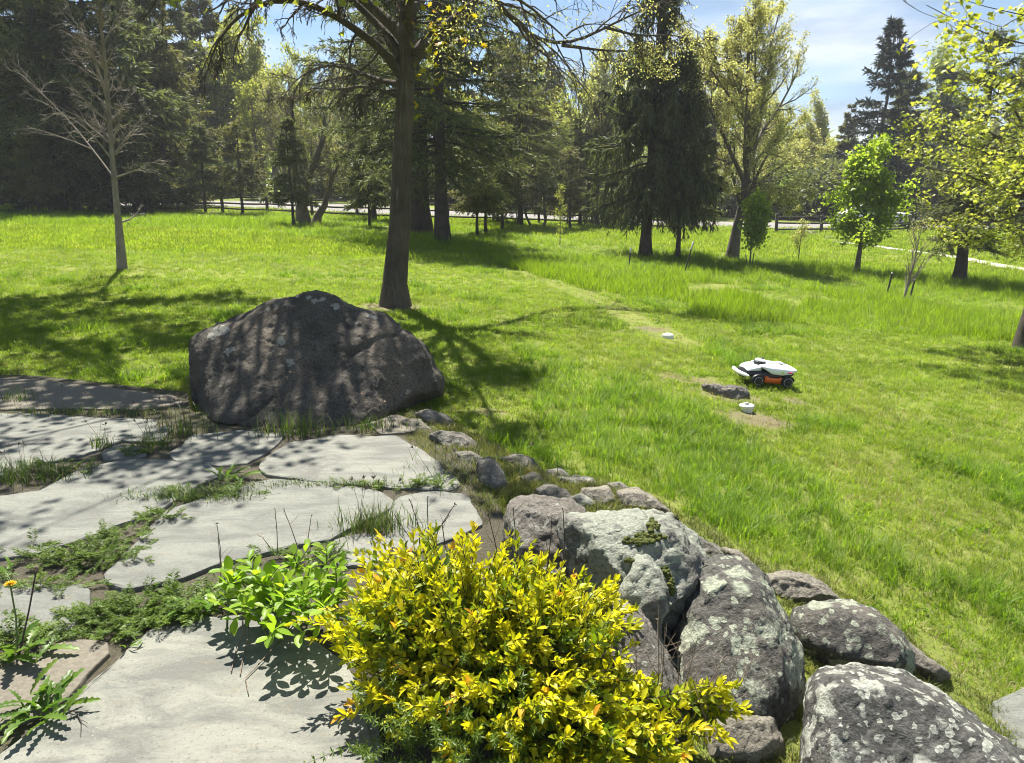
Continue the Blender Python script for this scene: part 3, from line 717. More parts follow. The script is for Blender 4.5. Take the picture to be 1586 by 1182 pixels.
def decid(name, label, cat, base, Hh, trunk_r, levels, leaf, lm, seed, group=None, lean=(0, 0), bm_='bark_grey', t0=.25, trunk_top=.7, trunks=None, limbs=None, twig_mat=None, uplift=.10, rmin=.0016):
    """levels: (children per branch, angle range, length ratio, points, wander, bend z, sides); leaf: (per twig, length, width, from t, droop, spread)"""
    rng = np.random.default_rng(seed); base = np.asarray(base, float); g = Geo()
    if trunks is None: trunks = [(trunk_pts(rng, base, Hh * trunk_top, lean), trunk_r)]
    Pts = []; Rs = []
    for tp, r0 in trunks:
        tp = np.asarray(tp); tr = flare(r0, max(r0 * .28, .006), len(tp), .62); tubes(g, tp, tr, 10)
        Pts.append(tp); Rs.append(tr)
    cur = []
    for tp, tr in zip(Pts, Rs): cur.append((tp[None], tr[None], np.array([Hh])))
    allc = None; twigs = None
    for li, (k, ang, ratio, n, wander, bz, sides) in enumerate(levels):
        S = [spawn(rng, p, r, k, t0 if li == 0 else .15, 1.0, ang, ratio, L) for p, r, L in cur]
        c = np.concatenate([s[0] for s in S]); d = np.concatenate([s[1] for s in S]); L = np.concatenate([s[2] for s in S]); rr = np.concatenate([s[3] for s in S])
        if li == 0: d = d + np.array([0, 0, .25])
        p = walk(rng, c, d, L, n, wander, (0, 0, bz)); r0 = np.maximum(np.minimum(rr * .62, L * .022 + .0015), rmin)
        r = taper(r0, np.maximum(r0 * .25, rmin * .7), n); tubes(g, p, r, sides)
        cur = [(p, r, L)]
        if li == 0 and limbs is not None:
            for lp, lr in limbs:
                lp = np.asarray(lp, float); nn_ = 7
                s = np.r_[0, np.cumsum(np.linalg.norm(np.diff(lp, axis=0), axis=1))]; q = np.stack([np.interp(np.linspace(0, s[-1], 25), s, lp[:, i]) for i in range(3)], -1)
                for _ in range(3): q[1:-1] = .25 * q[:-2] + .5 * q[1:-1] + .25 * q[2:]
                tubes(g, q, lr * (1 - np.linspace(0, 1, 25) ** .8 * .92), 8)
                q7 = q[np.linspace(0, 24, n).astype(int)]
                cur.append((q7[None], (lr * (1 - np.linspace(0, 1, n) ** .8 * .9))[None], np.array([s[-1] * .8])))
            if len({c_[0].shape[1] for c_ in cur}) == 1:
                cur = [(np.concatenate([c_[0] for c_ in cur]), np.concatenate([c_[1] for c_ in cur]), np.concatenate([c_[2] for c_ in cur]))]
    r = thing(name, label, cat, base, group)
    link('trunk', g.mesh('trunk', base, True), M[bm_], r)
    tw = cur[0][0]
    if leaf:
        kk, L, W, ft, dr, sp = leaf; ntw = len(tw); uu = ft + (1 - ft) * rng.random((ntw, kk))
        C, Tn = poly_at(tw, uu); C = C.reshape(-1, 3); Tn = Tn.reshape(-1, 3)
        Dl = Tn * .6 + rng.normal(size=C.shape) * sp + np.array([0, 0, dr]); gg = Geo(); nl = len(C)
        C = C + rng.normal(size=C.shape) * L * .9; tint = np.clip(np.repeat(rng.normal(size=ntw) * .15 + .5, kk) + rng.normal(size=nl) * .2, 0, 1)
        cards(gg, C, Dl, L * rng.uniform(.6, 1.3, nl), W * rng.uniform(.7, 1.3, nl), tint, rng, .35, .22)
        link('crown', gg.mesh('crown', base), M[lm], r)
    return r, tw

# --- the big tree behind the boulder: limbs follow the photograph, the crown goes on above the frame
mt = G(612, 474)
def Q(px, py, dy): return P(px, py, mt[1] + dy)
mtrunk = np.array([mt + np.array([0, 0, -.15]), mt + np.array([.01, 0, .35]), Q(619, 350, 0), Q(622, 250, 0), Q(627, 160, 0), Q(629, 100, 0), Q(630, 40, 0), Q(634, -60, .1), Q(640, -200, .2), Q(638, -360, .1), Q(650, -520, .3)])
limbs = [
 ([Q(622, 118, 0), Q(596, 80, -.2), Q(560, 52, -.5), Q(520, 24, -.8), Q(470, 2, -1.1), Q(420, -2, -1.4), Q(370, 22, -1.6), Q(335, 62, -1.7), Q(318, 120, -1.8)], .075),
 ([Q(622, 90, 0), Q(590, 40, .3), Q(555, 8, .5), Q(505, -40, .8), Q(420, -100, 1.2), Q(330, -150, 1.5)], .085),
 ([Q(626, 130, 0), Q(598, 128, .3), Q(570, 118, .6), Q(540, 105, .9), Q(500, 100, 1.2), Q(458, 122, 1.4), Q(432, 160, 1.5)], .05),
 ([Q(618, 150, 0), Q(585, 138, -.3), Q(560, 133, -.5), Q(520, 140, -.8), Q(480, 134, -1.0), Q(450, 165, -1.1)], .035),
 ([Q(632, 100, 0), Q(665, 60, .1), Q(700, 32, .2), Q(745, -6, .4), Q(768, -50, .5)], .12),
 ([Q(634, 20, 0), Q(690, -50, 1.0), Q(760, -10, 2.2), Q(800, 40, 3.0), Q(832, 66, 3.2), Q(872, 72, 3.3), Q(895, 68, 3.4), Q(940, 40, 3.5), Q(1000, 14, 3.6), Q(1060, -15, 3.8)], .085),
 ([Q(870, 70, 3.3), Q(930, 78, 3.4), Q(990, 80, 3.5), Q(1040, 105, 3.6)], .035),
 ([Q(935, 42, 3.5), Q(985, 55, 3.4), Q(1050, 55, 3.4), Q(1110, 75, 3.3)], .03),
 ([Q(632, 60, 0), Q(640, -80, -1.4), Q(650, -240, -3.0), Q(640, -420, -4.4)], .06),
 ([Q(632, 40, 0), Q(560, -120, -1.5), Q(420, -260, -3.0), Q(250, -340, -4.0)], .06),
 ([Q(630, 60, 0), Q(500, -60, .6), Q(330, -140, 1.6), Q(120, -170, 2.6), Q(-40, -190, 3.2)], .09),
 ([Q(634, 0, 0), Q(560, -160, -1.0), Q(480, -260, -2.2), Q(430, -330, -3.0)], .06),
 ([Q(634, 20, 0), np.array([-2.6, 9.8, 5.0]), np.array([-3.8, 8.4, 5.3]), np.array([-4.9, 7.0, 5.4])], .06), ([Q(634, 20, 0), np.array([-2.2, 9.4, 5.2]), np.array([-2.7, 7.8, 5.6]), np.array([-3.4, 6.2, 5.6])], .05),  # limbs above the frame, added for their dappled shade on the patio
]
main, tw = decid('maple_tree', 'big grey barked tree with drooping bare limbs behind the largest boulder', 'tree', mt, 9.0, .25,
  [(3, (.5, 1.0), .30, 8, .10, .06, 7), (15, (.4, 1.1), .36, 7, .17, -.09, 4), (9, (.4, 1.0), .48, 6, .18, -.17, 3), (3, (.3, .9), .6, 5, .18, -.14, 3)],
  None, None, 11, bm_='bark_maple', t0=.68, trunks=[(mtrunk, .178)], limbs=limbs, rmin=.005)
# young leaves in view, then unseen leaves added above to shade patio and lawn
rg = np.random.default_rng(12); mid_ = tw[:, 3]; qx, qy, qd = project(mid_)
sel = mid_[(qx > 660) & (qx < 1130) & (qy > -12)]; sel = np.repeat(sel, 2, 0) + rg.normal(size=(len(sel) * 2, 3)) * .07; gh = Geo(); cards(gh, sel, rg.normal(size=sel.shape) + np.array([0, 0, .2]), .05, .03, rg.random(len(sel)), rg)
link('young_leaves', gh.mesh('young_leaves', mt), M['bud'], main)
hi = mid_[(qy < -12) & ((mid_[:, 1] < mt[1] - .6) | (qx < 420))]
cc = np.repeat(hi, 3, 0) + rg.normal(size=(len(hi) * 3, 3)) * .14; gh = Geo(); cards(gh, cc, rg.normal(size=cc.shape) + np.array([0, 0, -.4]), rg.uniform(.07, .13, len(cc)), rg.uniform(.06, .10, len(cc)), rg.random(len(cc)), rg, .4, .2)
link('shade_foliage', gh.mesh('shade_foliage', mt), M['leaf_maple'], main)
main.children[0].name = 'trunk'
# fresh leafy shoots hanging on its trunk
def lobed_leaf(name, lobes=5, depth=.5):
    pts = []; n = lobes * 2
    for i in range(n + 1):
        a = math.radians(-150 + 300 * i / n); r = (1.0 if i % 2 == 1 else depth) * (1.0 - .25 * abs(a) / 2.6)
        pts.append((r * math.cos(a) * .5 + .3, r * math.sin(a) * .5, -.10 * r * r + .05 * ((i % 2) * 2 - 1)))
    V = np.array([(0, 0, 0), (.3, 0, .03)] + pts); V = np.c_[V[:, 0], V[:, 1], V[:, 2]]
    T = [(1, 2 + i, 3 + i) for i in range(n)] + [(0, 2, 1), (0, 1, 2 + n)]
    return new_mesh(name, V, [np.array(T)], False)
leafmesh = [lobed_leaf('leaf', 5, .42), lobed_leaf('leaf', 5, .55)]
for me in leafmesh: me.materials.append(M['leaf_shoot'])
rg = np.random.default_rng(8)
def place_leaf(me, parent, world, size, rng, down=.4, name='leaf'):
    o = bpy.data.objects.new(name, me); COL.objects.link(o); o.parent = parent
    az = rng.uniform(0, 6.28); tilt = rng.normal() * .5
    o.location = tuple(np.asarray(world) - np.array(parent.location)); o.rotation_euler = (tilt, down + rng.normal() * .35, az); o.scale = (size,) * 3
    return o
sg = Geo()
shoot_c = []
for (x, y, n, dy) in ((690, 30, 16, -.35), (670, 70, 14, -.4), (700, 55, 10, -.3), (655, 20, 9, -.3), (680, 100, 9, -.35), (660, 110, 8, -.35), (648, 150, 3, -.3), (720, 25, 6, -.25), (655, 185, 2, -.28)):
    c = Q(x, y, dy); s0 = Q(634, y - 25, -.05)
    pp = np.array([s0, (s0 + c) / 2 + np.array([0, 0, .08]), c, c + np.array([.05, -.05, -.12])]); tubes(sg, pp, np.array([.008, .006, .004, .002]), 4)
    for _ in range(n):
        place_leaf(leafmesh[rg.integers(2)], main, c + rg.normal(size=3) * np.array([.13, .1, .12]), rg.uniform(.09, .17), rg, .6)
link('shoot', sg.mesh('shoot', mt), M['twig'], main)

# --- left: bare young tree with pale branches
yb = G(189, 417)
ytr = np.array([yb + np.array([0, 0, -.1]), P(184, 350, yb[1]), P(179, 300, yb[1]), P(173, 230, yb[1]), P(167, 150, yb[1]), P(162, 90, yb[1]), P(152, 0, yb[1]), P(147, -70, yb[1])])
yl = []
for s in ([(178,278),(150,240),(110,190),(60,140),(30,112),(8,106)],[(176,250),(140,205),(100,175),(62,178)],[(172,190),(200,150),(212,140)],[(170,170),(150,105),(128,62),(105,30),(80,0)],[(168,150),(130,50),(95,10)],
          [(180,275),(215,262),(250,245)],[(179,240),(210,195),(230,165)],[(165,110),(150,80),(118,52)],[(160,70),(185,20),(195,-8)],[(176,215),(190,175),(186,160)],[(186,345),(205,338),(222,318)],[(174,225),(120,180),(84,162)]):
    yl.append(([P(x, y, yb[1] + .25 * k * (-1) ** len(yl)) for k, (x, y) in enumerate(s)], .022))
decid('young_tree', 'slim leafless young tree with pale grey twigs standing alone on the left lawn', 'tree', yb, 5, .1,
  [(20, (.6, 1.1), .22, 7, .12, .05, 5), (9, (.4, 1.0), .42, 5, .16, .02, 4), (6, (.4, 1.), .55, 4, .15, .02, 3)], None, None, 21, bm_='bark_young', t0=.35, trunks=[(ytr, .068)], limbs=yl, rmin=.0044)

# --- left dark spruces
b = G(92, 328); conifer('spruce_tree', 'massive dark spruce with a thick trunk at the left edge', 'tree', b, 17, 6.6, .085, 150, 12, 36000, (.40, .075), 'needle_dark', .36, 31, up=(-.28, .45), droop=.10, profp=.6)
b = G(112, 330) + np.array([1.2, 1.5, 0]); conifer('spruce_tree', 'second dark spruce close beside the massive left one', 'tree', b, 16, 5.6, .08, 130, 12, 28000, (.42, .085), 'needle_dark', .30, 32, up=(-.28, .4), profp=.6)
b = G(30, 322) + np.array([-2, 3, 0]); conifer('spruce_tree', 'dark spruce cut by the left edge of the picture', 'tree', b, 16, 6, .04, 110, 11, 24000, (.45, .09), 'needle_dark', .3, 33, up=(-.3, .4), profp=.6)
b = G(225, 326) + np.array([0, 3, 0]); conifer('spruce_tree', 'olive toned spruce to the right of the massive left pair', 'tree', b, 12.5, 4.2, .06, 110, 11, 22000, (.4, .08), 'needle_olive', .2, 34, up=(-.2, .45), profp=.7)

# --- centre: two hemlocks behind the big tree
b = G(686, 378); conifer('hemlock_tree', 'feathery dark evergreen with a straight black trunk just right of the big tree', 'tree', b, 13.5, 4.3, .14, 110, 14, 34000, (.22, .04), 'needle_mid', .23, 41, up=(-.12, .4), profp=.55, droop=.06)
b = G(652, 364); conifer('hemlock_tree', 'wide evergreen whose stout brown trunk shows just behind the big tree', 'tree', b, 15, 4.4, .18, 90, 14, 24000, (.26, .045), 'needle_mid', .38, 42, up=(-.1, .4), profp=.55, droop=.05)
b = G(790, 350) + np.array([.5, 0, 0]); conifer('hemlock_tree', 'bushy green evergreen over the thin trunks right of the black trunk', 'tree', b, 9, 3.7, .14, 85, 14, 24000, (.24, .045), 'needle_olive', .14, 43, up=(-.15, .4), profp=.5)
b = G(560, 345) + np.array([0, 3, 0]); conifer('hemlock_tree', 'dark evergreen left of the big tree with low spreading boughs', 'tree', b, 9, 3.0, .15, 70, 12, 13000, (.26, .05), 'needle_mid', .16, 44, up=(-.15, .35), profp=.55)

# --- weeping spruce
b = G(1000, 396); conifer('weeping_spruce', 'tall near black weeping spruce right of the centre', 'tree', b, 9.6, 2.5, .17, 150, 16, 50000, (.24, .035), 'needle_dark', .19, 51, up=(-.1, .55), droop=.12, weep=True, profp=.85, lean=(.02, 0))
b = G(1050, 402); conifer('weeping_spruce', 'smaller hanging spruce tucked against the tall weeping one', 'tree', b, 6.5, 1.35, .24, 80, 14, 17000, (.22, .035), 'needle_mid', .08, 52, up=(.1, .7), droop=.1, weep=True, profp=.7)
b = G(925, 350); conifer('weeping_spruce', 'dark drooping evergreen half behind the tall weeping spruce', 'tree', b, 7, 2.3, .08, 80, 14, 18000, (.26, .04), 'needle_olive', .12, 53, up=(-.1, .5), weep=True, profp=.7)

# --- budding tree
b = G(1133, 402)
bt = np.array([b + np.array([0, 0, -.1]), P(1140, 360, b[1]), P(1150, 315, b[1]), P(1158, 260, b[1]), P(1162, 210, b[1] + .1), P(1160, 160, b[1] + .2), P(1158, 110, b[1] + .2), P(1160, 70, b[1] + .2)])
bl = [([P(x, y, b[1] + dy) for x, y, dy in s], r) for s, r in (
  ([(1150,318,0),(1165,290,-.3),(1180,255,-.5),(1200,220,-.8),(1225,180,-1)], .09), ([(1148,325,0),(1140,290,.3),(1125,240,.5),(1115,180,.8)], .07),
  ([(1152,305,0),(1190,270,.4),(1235,240,.8),(1275,215,1.2)], .06), ([(1150,300,0),(1120,280,-.5),(1095,270,-.9)], .045), ([(1156,280,0),(1200,290,-.6),(1255,300,-1.2)], .045),
  ([(1158,270,0),(1180,180,.5),(1190,110,.8),(1192,70,1)], .06), ([(1152,330,0),(1190,315,-.7),(1240,325,-1.4)], .04))]
decid('budding_tree', 'spreading tree in pale new leaf with a leaning trunk, right of the weeping spruce', 'tree', b, 7.6, .19,
  [(20, (.6, 1.2), .52, 8, .10, .05, 5), (11, (.4, 1.0), .42, 6, .13, .04, 4), (8, (.4, .9), .45, 5, .13, .05, 3), (3, (.3, .8), .5, 4, .12, .04, 3)],
  (6, .062, .044, .1, .1, .6), 'bud', 61, t0=.35, trunks=[(bt, .16)], limbs=bl, bm_='bark_grey', rmin=.004)

# --- bright little maple and saplings
def small_tree(name, label, px, py, Hh, r, seed, lm, leaf, k=10, lean=(0, 0), t0=.4, ratio=.45, lv=None):
    b = G(px, py)
    return decid(name, label, 'tree', b, Hh, r, lv or [(k, (.5, .95), ratio, 7, .10, .05, 5), (8, (.4, .9), .42, 5, .14, .04, 3), (5, (.4, .9), .5, 4, .12, 0, 3)], leaf, lm, seed, lean=lean, t0=t0, trunk_top=.92, bm_='bark_grey')[0]
small_tree('small_maple', 'bright green small maple in full leaf on the right meadow', 1326, 422, 3.7, .085, 71, 'leaf_green', (6, .13, .10, .0, -.3, .8), 26, (.04, 0), .2, .5, [(26, (.7, 1.25), .46, 7, .12, .03, 5), (8, (.4, 1.0), .42, 5, .14, .02, 3), (5, (.4, .9), .5, 4, .12, 0, 3)])
small_tree('sapling', 'bright green sapling tied to stakes beside the leaning trunk', 1161, 413, 2.15, .03, 72, 'leaf_green', (6, .11, .085, .0, -.25, .8), 16, (.02, 0), .3, .42, [(16, (.6, 1.2), .40, 7, .12, .03, 5), (7, (.4, 1.0), .42, 5, .14, .02, 3), (4, (.4, .9), .5, 4, .12, 0, 3)])
small_tree('sapling', 'thin brownish sapling with tiny leaves between the staked one and the small maple', 1236, 405, 1.4, .022, 73, 'bud', (2, .05, .03, .2, 0, .5), 11, (.04, 0), .3, .38)
small_tree('sapling', 'wispy yellowish sapling in tall grass under the centre evergreens', 867, 380, 2.2, .018, 74, 'bud_yellow', (2, .06, .035, .2, 0, .5), 9, (.0, 0), .2, .2)
b = G(1399, 466)
decid('bare_sapling', 'leafless pale shrub like sapling between two dark stakes', 'tree', b, 1.75, .035, [(22, (.35, .75), .5, 6, .06, .05, 4), (6, (.3, .7), .4, 5, .1, .05, 3), (3, (.3, .8), .45, 4, .1, .03, 3)], (2, .03, .018, .4, .1, .4), 'bud', 75, lean=(.12, 0), t0=.12, trunk_top=.95, bm_='bark_young')

# --- right conifer and the maple at the right edge
b = G(1484, 438); conifer('spruce_tree', 'green conifer with a bare lower trunk at the right, behind yellow maple leaves', 'tree', b, 6.9, 1.9, .2, 85, 13, 20000, (.17, .03), 'needle_mid', .17, 81, up=(-.2, .6), profp=.65, droop=.05)
rb = G(1592, 541)
rtr = np.array([rb + np.array([0, 0, -.1]), rb + np.array([.02, 0, .8]), rb + np.array([.1, .1, 2]), rb + np.array([.1, .2, 3.5]), rb + np.array([.2, .2, 5.2]), rb + np.array([.1, .3, 7])])
def RQ(px, py, Y): return P(px, py, Y)
rl = [([rtr[2] + np.array([0, 0, .3])] + [RQ(*q) for q in s], r) for s, r in (
  ([(1560,300,11.4),(1500,270,11.2),(1440,262,11)], .05), ([(1550,330,11.8),(1490,340,12.3),(1440,338,12.6)], .045), ([(1570,230,11),(1510,190,10.7),(1450,165,10.5)], .05),
  ([(1560,250,12.4),(1500,210,13),(1430,190,13.4)], .05), ([(1590,330,10.8),(1540,345,10.2),(1490,352,9.9)], .04), ([(1580,180,11.3),(1530,130,11.4),(1490,120,11.5)], .05), ([(1640,200,10),(1600,210,9),(1560,230,8.5)], .05), ([(1560,290,12),(1470,250,12.4),(1415,235,12.6)], .045),
  ([(1540,240,12),(1460,215,12.1),(1408,200,12.2)], .04), ([(1600,360,11.5),(1550,372,11.3),(1520,376,11.2)], .03))]
rl += [([rtr[3]] + [RQ(*q) for q in s], r) for s, r in (([(1700,100,8),(1610,70,7.2),(1555,66,7.0),(1500,45,6.9),(1470,36,6.9),(1435,8,6.9)], .035), ([(1720,60,7.6),(1610,22,7),(1530,22,6.9),(1480,-4,6.9)], .03),
  ([(1640,110,8),(1555,66,7.05),(1530,88,7.0),(1498,102,7.0)], .02), ([(1545,80,7.0),(1580,105,6.9),(1610,130,6.8)], .012))]
rl += [([rtr[4]] + [np.array(q_, float) for q_ in s], .05) for s in (((6.6, 12.6, 6.5), (4.6, 13.2, 6.8)), ((7, 14, 6.8), (5.2, 15.0, 7.2)), ((6.8, 11.6, 6.6), (5.2, 11.6, 6.8)), ((7, 12.4, 7.4), (5.4, 13.8, 7.6)), ((8.4, 11, 6.8), (7.6, 9.4, 6.8)))]  # unseen high limbs added above the frame to shade the right lawn
rm, rtw = decid('maple_tree', 'maple hanging yellow green young leaves in from the right edge', 'tree', rb, 6.5, .16,
  [(5, (.6, 1.0), .30, 8, .10, .06, 6), (10, (.4, 1.0), .34, 6, .14, 0, 4), (5, (.4, 1.0), .4, 5, .15, -.03, 3)],
  None, None, 82, trunks=[(rtr, .16)], limbs=rl, bm_='bark_maple', t0=.45, rmin=.0028)
# its leaves: whorls of lobed leaves at twig ends
rg = np.random.default_rng(83)
ends = rtw[:, -1]; px_, py_, dp_ = project(ends)
keep = (px_ > 1385 - 0 * py_) & (py_ < 400) & ~((px_ < 1430) & (py_ < 60)) | (px_ > 1600) | (py_ < -15) & (ends[:, 0] > 3.5) & (ends[:, 2] > 5.6)
ends = ends[keep]
mesh1 = [lobed_leaf('leaf', 5, .45), lobed_leaf('leaf', 5, .6), lobed_leaf('leaf', 3, .6)]
for me in mesh1: me.materials.append(M['leaf_maple_one'])
LV = []
for e in ends:
    k = rg.integers(7, 13) * (4 if e[2] > 5.6 and e[0] < 8 else 1)  # extra leaves on the added high limbs deepen their shade
    for _ in range(k):
        LV.append((e + rg.normal(size=3) * .055, rg.uniform(.042, .08), rg.uniform(0, 6.28), rg.uniform(.2, 1.1), rg.normal() * .4))
pp = np.array([l[0] for l in LV]); qx, qy, qd = project(pp)
size_on = np.array([l[1] for l in LV]) / qd * ((qx < 1600) & (qy > -20)); order = np.argsort(-size_on)
gl = Geo(); base_v = [np.array([v.co[:] for v in me.vertices]) for me in mesh1]; base_t = [np.array([list(p.vertices) for p in me.polygons]) for me in mesh1]
for n_, i in enumerate(order):
    c, s, az, dn, ti = LV[i]; k = i % 3
    if n_ < 300:
        o = bpy.data.objects.new('leaf', mesh1[k]); COL.objects.link(o); o.parent = rm; o.location = tuple(c - rb); o.rotation_euler = (ti, dn, az); o.scale = (s * 1.15,) * 3
    else:
        mt_ = np.array(Matrix.LocRotScale(None, __import__('mathutils').Euler((ti, dn, az)), Vector((s * 1.15,) * 3)).to_3x3())
        gl.add(base_v[k] @ mt_.T + c, None, base_t[k], rg.random())
o = link('crown', gl.mesh('crown', rb), M['leaf_maple'], rm); o['kind'] = 'stuff'

# --- the many stemmed tree left of the centre
b = G(480, 348)
def bp(x, y, dy=0): return P(x, y, b[1] + dy)
s1 = np.array([b + np.array([-.25, 0, -.1]), bp(467, 320), bp(472, 300), bp(474, 285), bp(482, 262), bp(495, 230), bp(505, 205), bp(500, 175)])
s2 = np.array([b + np.array([.25, 0, -.1]), bp(492, 335), bp(503, 318), bp(507, 300), bp(512, 285), bp(520, 265), bp(528, 250)])
s3 = np.array([bp(470, 310), bp(462, 280), bp(455, 250), bp(452, 220), bp(440, 190)])
decid('crooked_tree', 'low crooked tree with two twisted trunks and bare twigs near the fence', 'tree', b, 7, .2,
  [(12, (.4, 1.0), .28, 7, .16, .05, 5), (9, (.4, 1.0), .42, 6, .16, -.02, 3), (6, (.4, 1.), .45, 5, .15, -.03, 3)], (3, .07, .035, .3, 0, .6), 'needle_olive', 91, trunks=[(s1, .24), (s2, .17), (s3, .1)], t0=.3, bm_='bark_grey')

# --- slender young evergreens along the fence
ye = [(320, 331, 3.6, 'left of the dark double spruce gap'), (375, 334, 3.6, '')]
proto = conifer('young_evergreen', 'slender young evergreen on a thin bare stem near the rail fence', 'tree', G(320, 331), 4.6, 1.5, .26, 46, 10, 6500, (.22, .05), 'needle_mid', .075, 101, 'slender young trees near the fence', up=(.0, .5), profp=.7)
proto2 = conifer('young_evergreen', 'slender young evergreen on a thin bare stem near the rail fence', 'tree', G(375, 334), 4.8, 1.9, .24, 46, 10, 7000, (.22, .05), 'needle_olive', .085, 102, 'slender young trees near the fence', up=(.0, .5), profp=.7)
rg = np.random.default_rng(104)
proto['label'] = 'slender young evergreen left of the darker one, before the gap of lawn across the road'
proto2['label'] = 'slender young evergreen right of its twin, before the gap of lawn across the road'
yl_ = ['short young evergreen right of the bare young tree', 'slender dark stem touching the left trunk of the crooked tree', 'slender evergreen stem midway between crooked tree and big trunk', 'thin stem in tall grass just left of the big trunk', 'left stem of the close pair of thin trunks right of the black trunk', 'right stem of the close pair of thin trunks right of the black trunk',
 'single slender stem right of the close pair', 'tallest slender stem left of the weeping spruces', 'short stem beside the tallest slender one left of the weeping spruces', 'slender stem farther back between the close pair and the V shaped snag', 'small young evergreen under the massive left spruce']
for i, (x, y, s) in enumerate(((227, 334, .75), (455, 350, .9), (553, 333, 1.05), (573, 352, .85), (740, 365, .8), (753, 362, .95), (778, 357, .95), (897, 350, 1.2), (883, 355, .8), (772, 344, 1.1), (60, 334, .8))):
    o = copy_tree(proto if i % 2 else proto2); o['label'] = yl_[i]; o.location = G(x, y); o.rotation_euler = (0, 0, rg.uniform(0, 6.28)); o.scale = (s * .95, s * .95, s)
# leaning forked stem
b = G(845, 352); gk = Geo()
tubes(gk, np.array([P(812, 318, b[1]), P(815, 335, b[1]), P(822, 350, b[1]), P(835, 356, b[1]), P(842, 353, b[1])]), np.array([.05, .06, .07, .09, .1]), 7)
tubes(gk, np.array([P(842, 353, b[1]), P(845, 340, b[1] ), P(843, 322, b[1]), P(842, 290, b[1])]), np.array([.09, .07, .06, .05]), 7)
o = tag(link('leaning_snag', gk.mesh('leaning_snag', b, True), M['bark_grey']), 'bent leaning stem forming a V in the grass under the evergreens', 'tree'); o.location = b.tolist()

# --- trees beyond the road
def HB(px, Y): 
    x = (px - CX) / F * (Y * CP + 2); return np.array([x, Y, float(H(x, Y))])
grp = 'far trees beyond the road'
pines = [conifer('pine_tree', 'tall green conifer in the far row beyond the road', 'tree', HB(300, 60), 17, 4.2, .12, 80, 9, 13000, (.55, .14), 'needle_mid', .3, 111, grp, up=(0, .5), profp=.6),
         conifer('pine_tree', 'tall green conifer in the far row beyond the road', 'tree', HB(345, 66), 17, 3.8, .10, 80, 9, 13000, (.55, .14), 'needle_olive', .3, 112, grp, up=(-.1, .5), profp=.8)]
far_con = [(255, 64, 1.05, 0), (600, 70, .95, 0), (700, 66, .95, 1), (780, 68, .9, 0), (850, 74, .75, 1), (1075, 66, .8, 1), (1290, 66, .55, 1), (20, 62, 1.1, 1), (120, 66, 1.1, 0), (1455, 76, .62, 0), (1250, 78, .5, 1), (640, 76, 1.0, 0)]
rg = np.random.default_rng(113)
for px, Y, s, k in far_con:
    o = copy_tree(pines[k]); o.location = HB(px, Y); o.rotation_euler = (0, 0, rg.uniform(0, 6.28)); o.scale = (s, s, s * rg.uniform(.92, 1.08))
gs = HB(1333, 56); conifer('far_spruce', 'ragged pointed spruce rising highest against the sky', 'tree', gs, 13.6, 4.3, .05, 120, 13, 22000, (.36, .09), 'needle_blue', .22, 121, up=(-.25, .6), profp=.8, droop=.14)
gs = HB(1368, 60); conifer('far_spruce', 'shorter layered spruce overlapping the right side of the pointed one', 'tree', gs, 11.4, 4.0, .05, 110, 12, 18000, (.36, .09), 'needle_mid', .2, 122, up=(-.2, .4), profp=.7, droop=.12)
gs = HB(1424, 54); conifer('far_larch', 'airy bluish larch top standing alone in the gap of sky at the right', 'tree', gs, 10.6, 2.2, .15, 80, 10, 7000, (.28, .05), 'needle_blue', .15, 123, up=(.3, .7), profp=.7, droop=.02)
gs = HB(1538, 52); conifer('far_spruce', 'dark cone shaped spruce rising over the maple leaves at the right', 'tree', gs, 11.2, 2.7, .05, 95, 11, 14000, (.32, .085), 'needle_dark', .2, 124, up=(-.1, .6), profp=.9)
dprot = []
for i, (lm, sd, lb) in enumerate((('bud_yellow', 131, 'yellow green leafing tree in the far row beyond the road'), ('bud', 132, 'pale half leafed tree in the far row beyond the road'), ('leaf_spring', 133, 'mid green leafy tree in the far row beyond the road'))):
    dprot.append(decid('far_tree', lb, 'tree', HB((405, 930, 1420)[i], 64), 14, .22, [(13, (.35, .8), .36, 7, .10, .07, 4), (9, (.4, .9), .38, 5, .14, .04, 3), (6, (.4, .9), .42, 4, .14, .03, 3)], (7, .26, .16, .1, 0, .6), lm, sd, grp + ', ' + lb.split(' tree')[0], t0=.2, trunk_top=.8)[0])
for px, Y, s, k in ((370, 62, .95, 0), (420, 66, .9, 1), (490, 68, .8, 0), (550, 66, .85, 0), (680, 62, .8, 0), (820, 62, .8, 0), (385, 70, 1.0, 0), (440, 74, .8, 0), (520, 76, .72, 1), (585, 62, .7, 0), (960, 72, .78, 0), (890, 62, .8, 0), (915, 78, .85, 0), (1000, 70, .8, 1), (1110, 74, .85, 1), (1180, 72, .7, 1), (1240, 66, .7, 1), (1290, 74, .55, 2), (1390, 70, .55, 2), (1470, 62, .55, 2), (1500, 70, .6, 1), (1560, 64, .62, 2), (1610, 60, .7, 1), (1660, 66, .8, 2), (320, 76, 1.0, 2), (860, 56, .5, 0)):
    o = copy_tree(dprot[k]); o.location = HB(px, Y); o.rotation_euler = (0, 0, rg.uniform(0, 6.28)); o.scale = (s, s, s * rg.uniform(.9, 1.1))
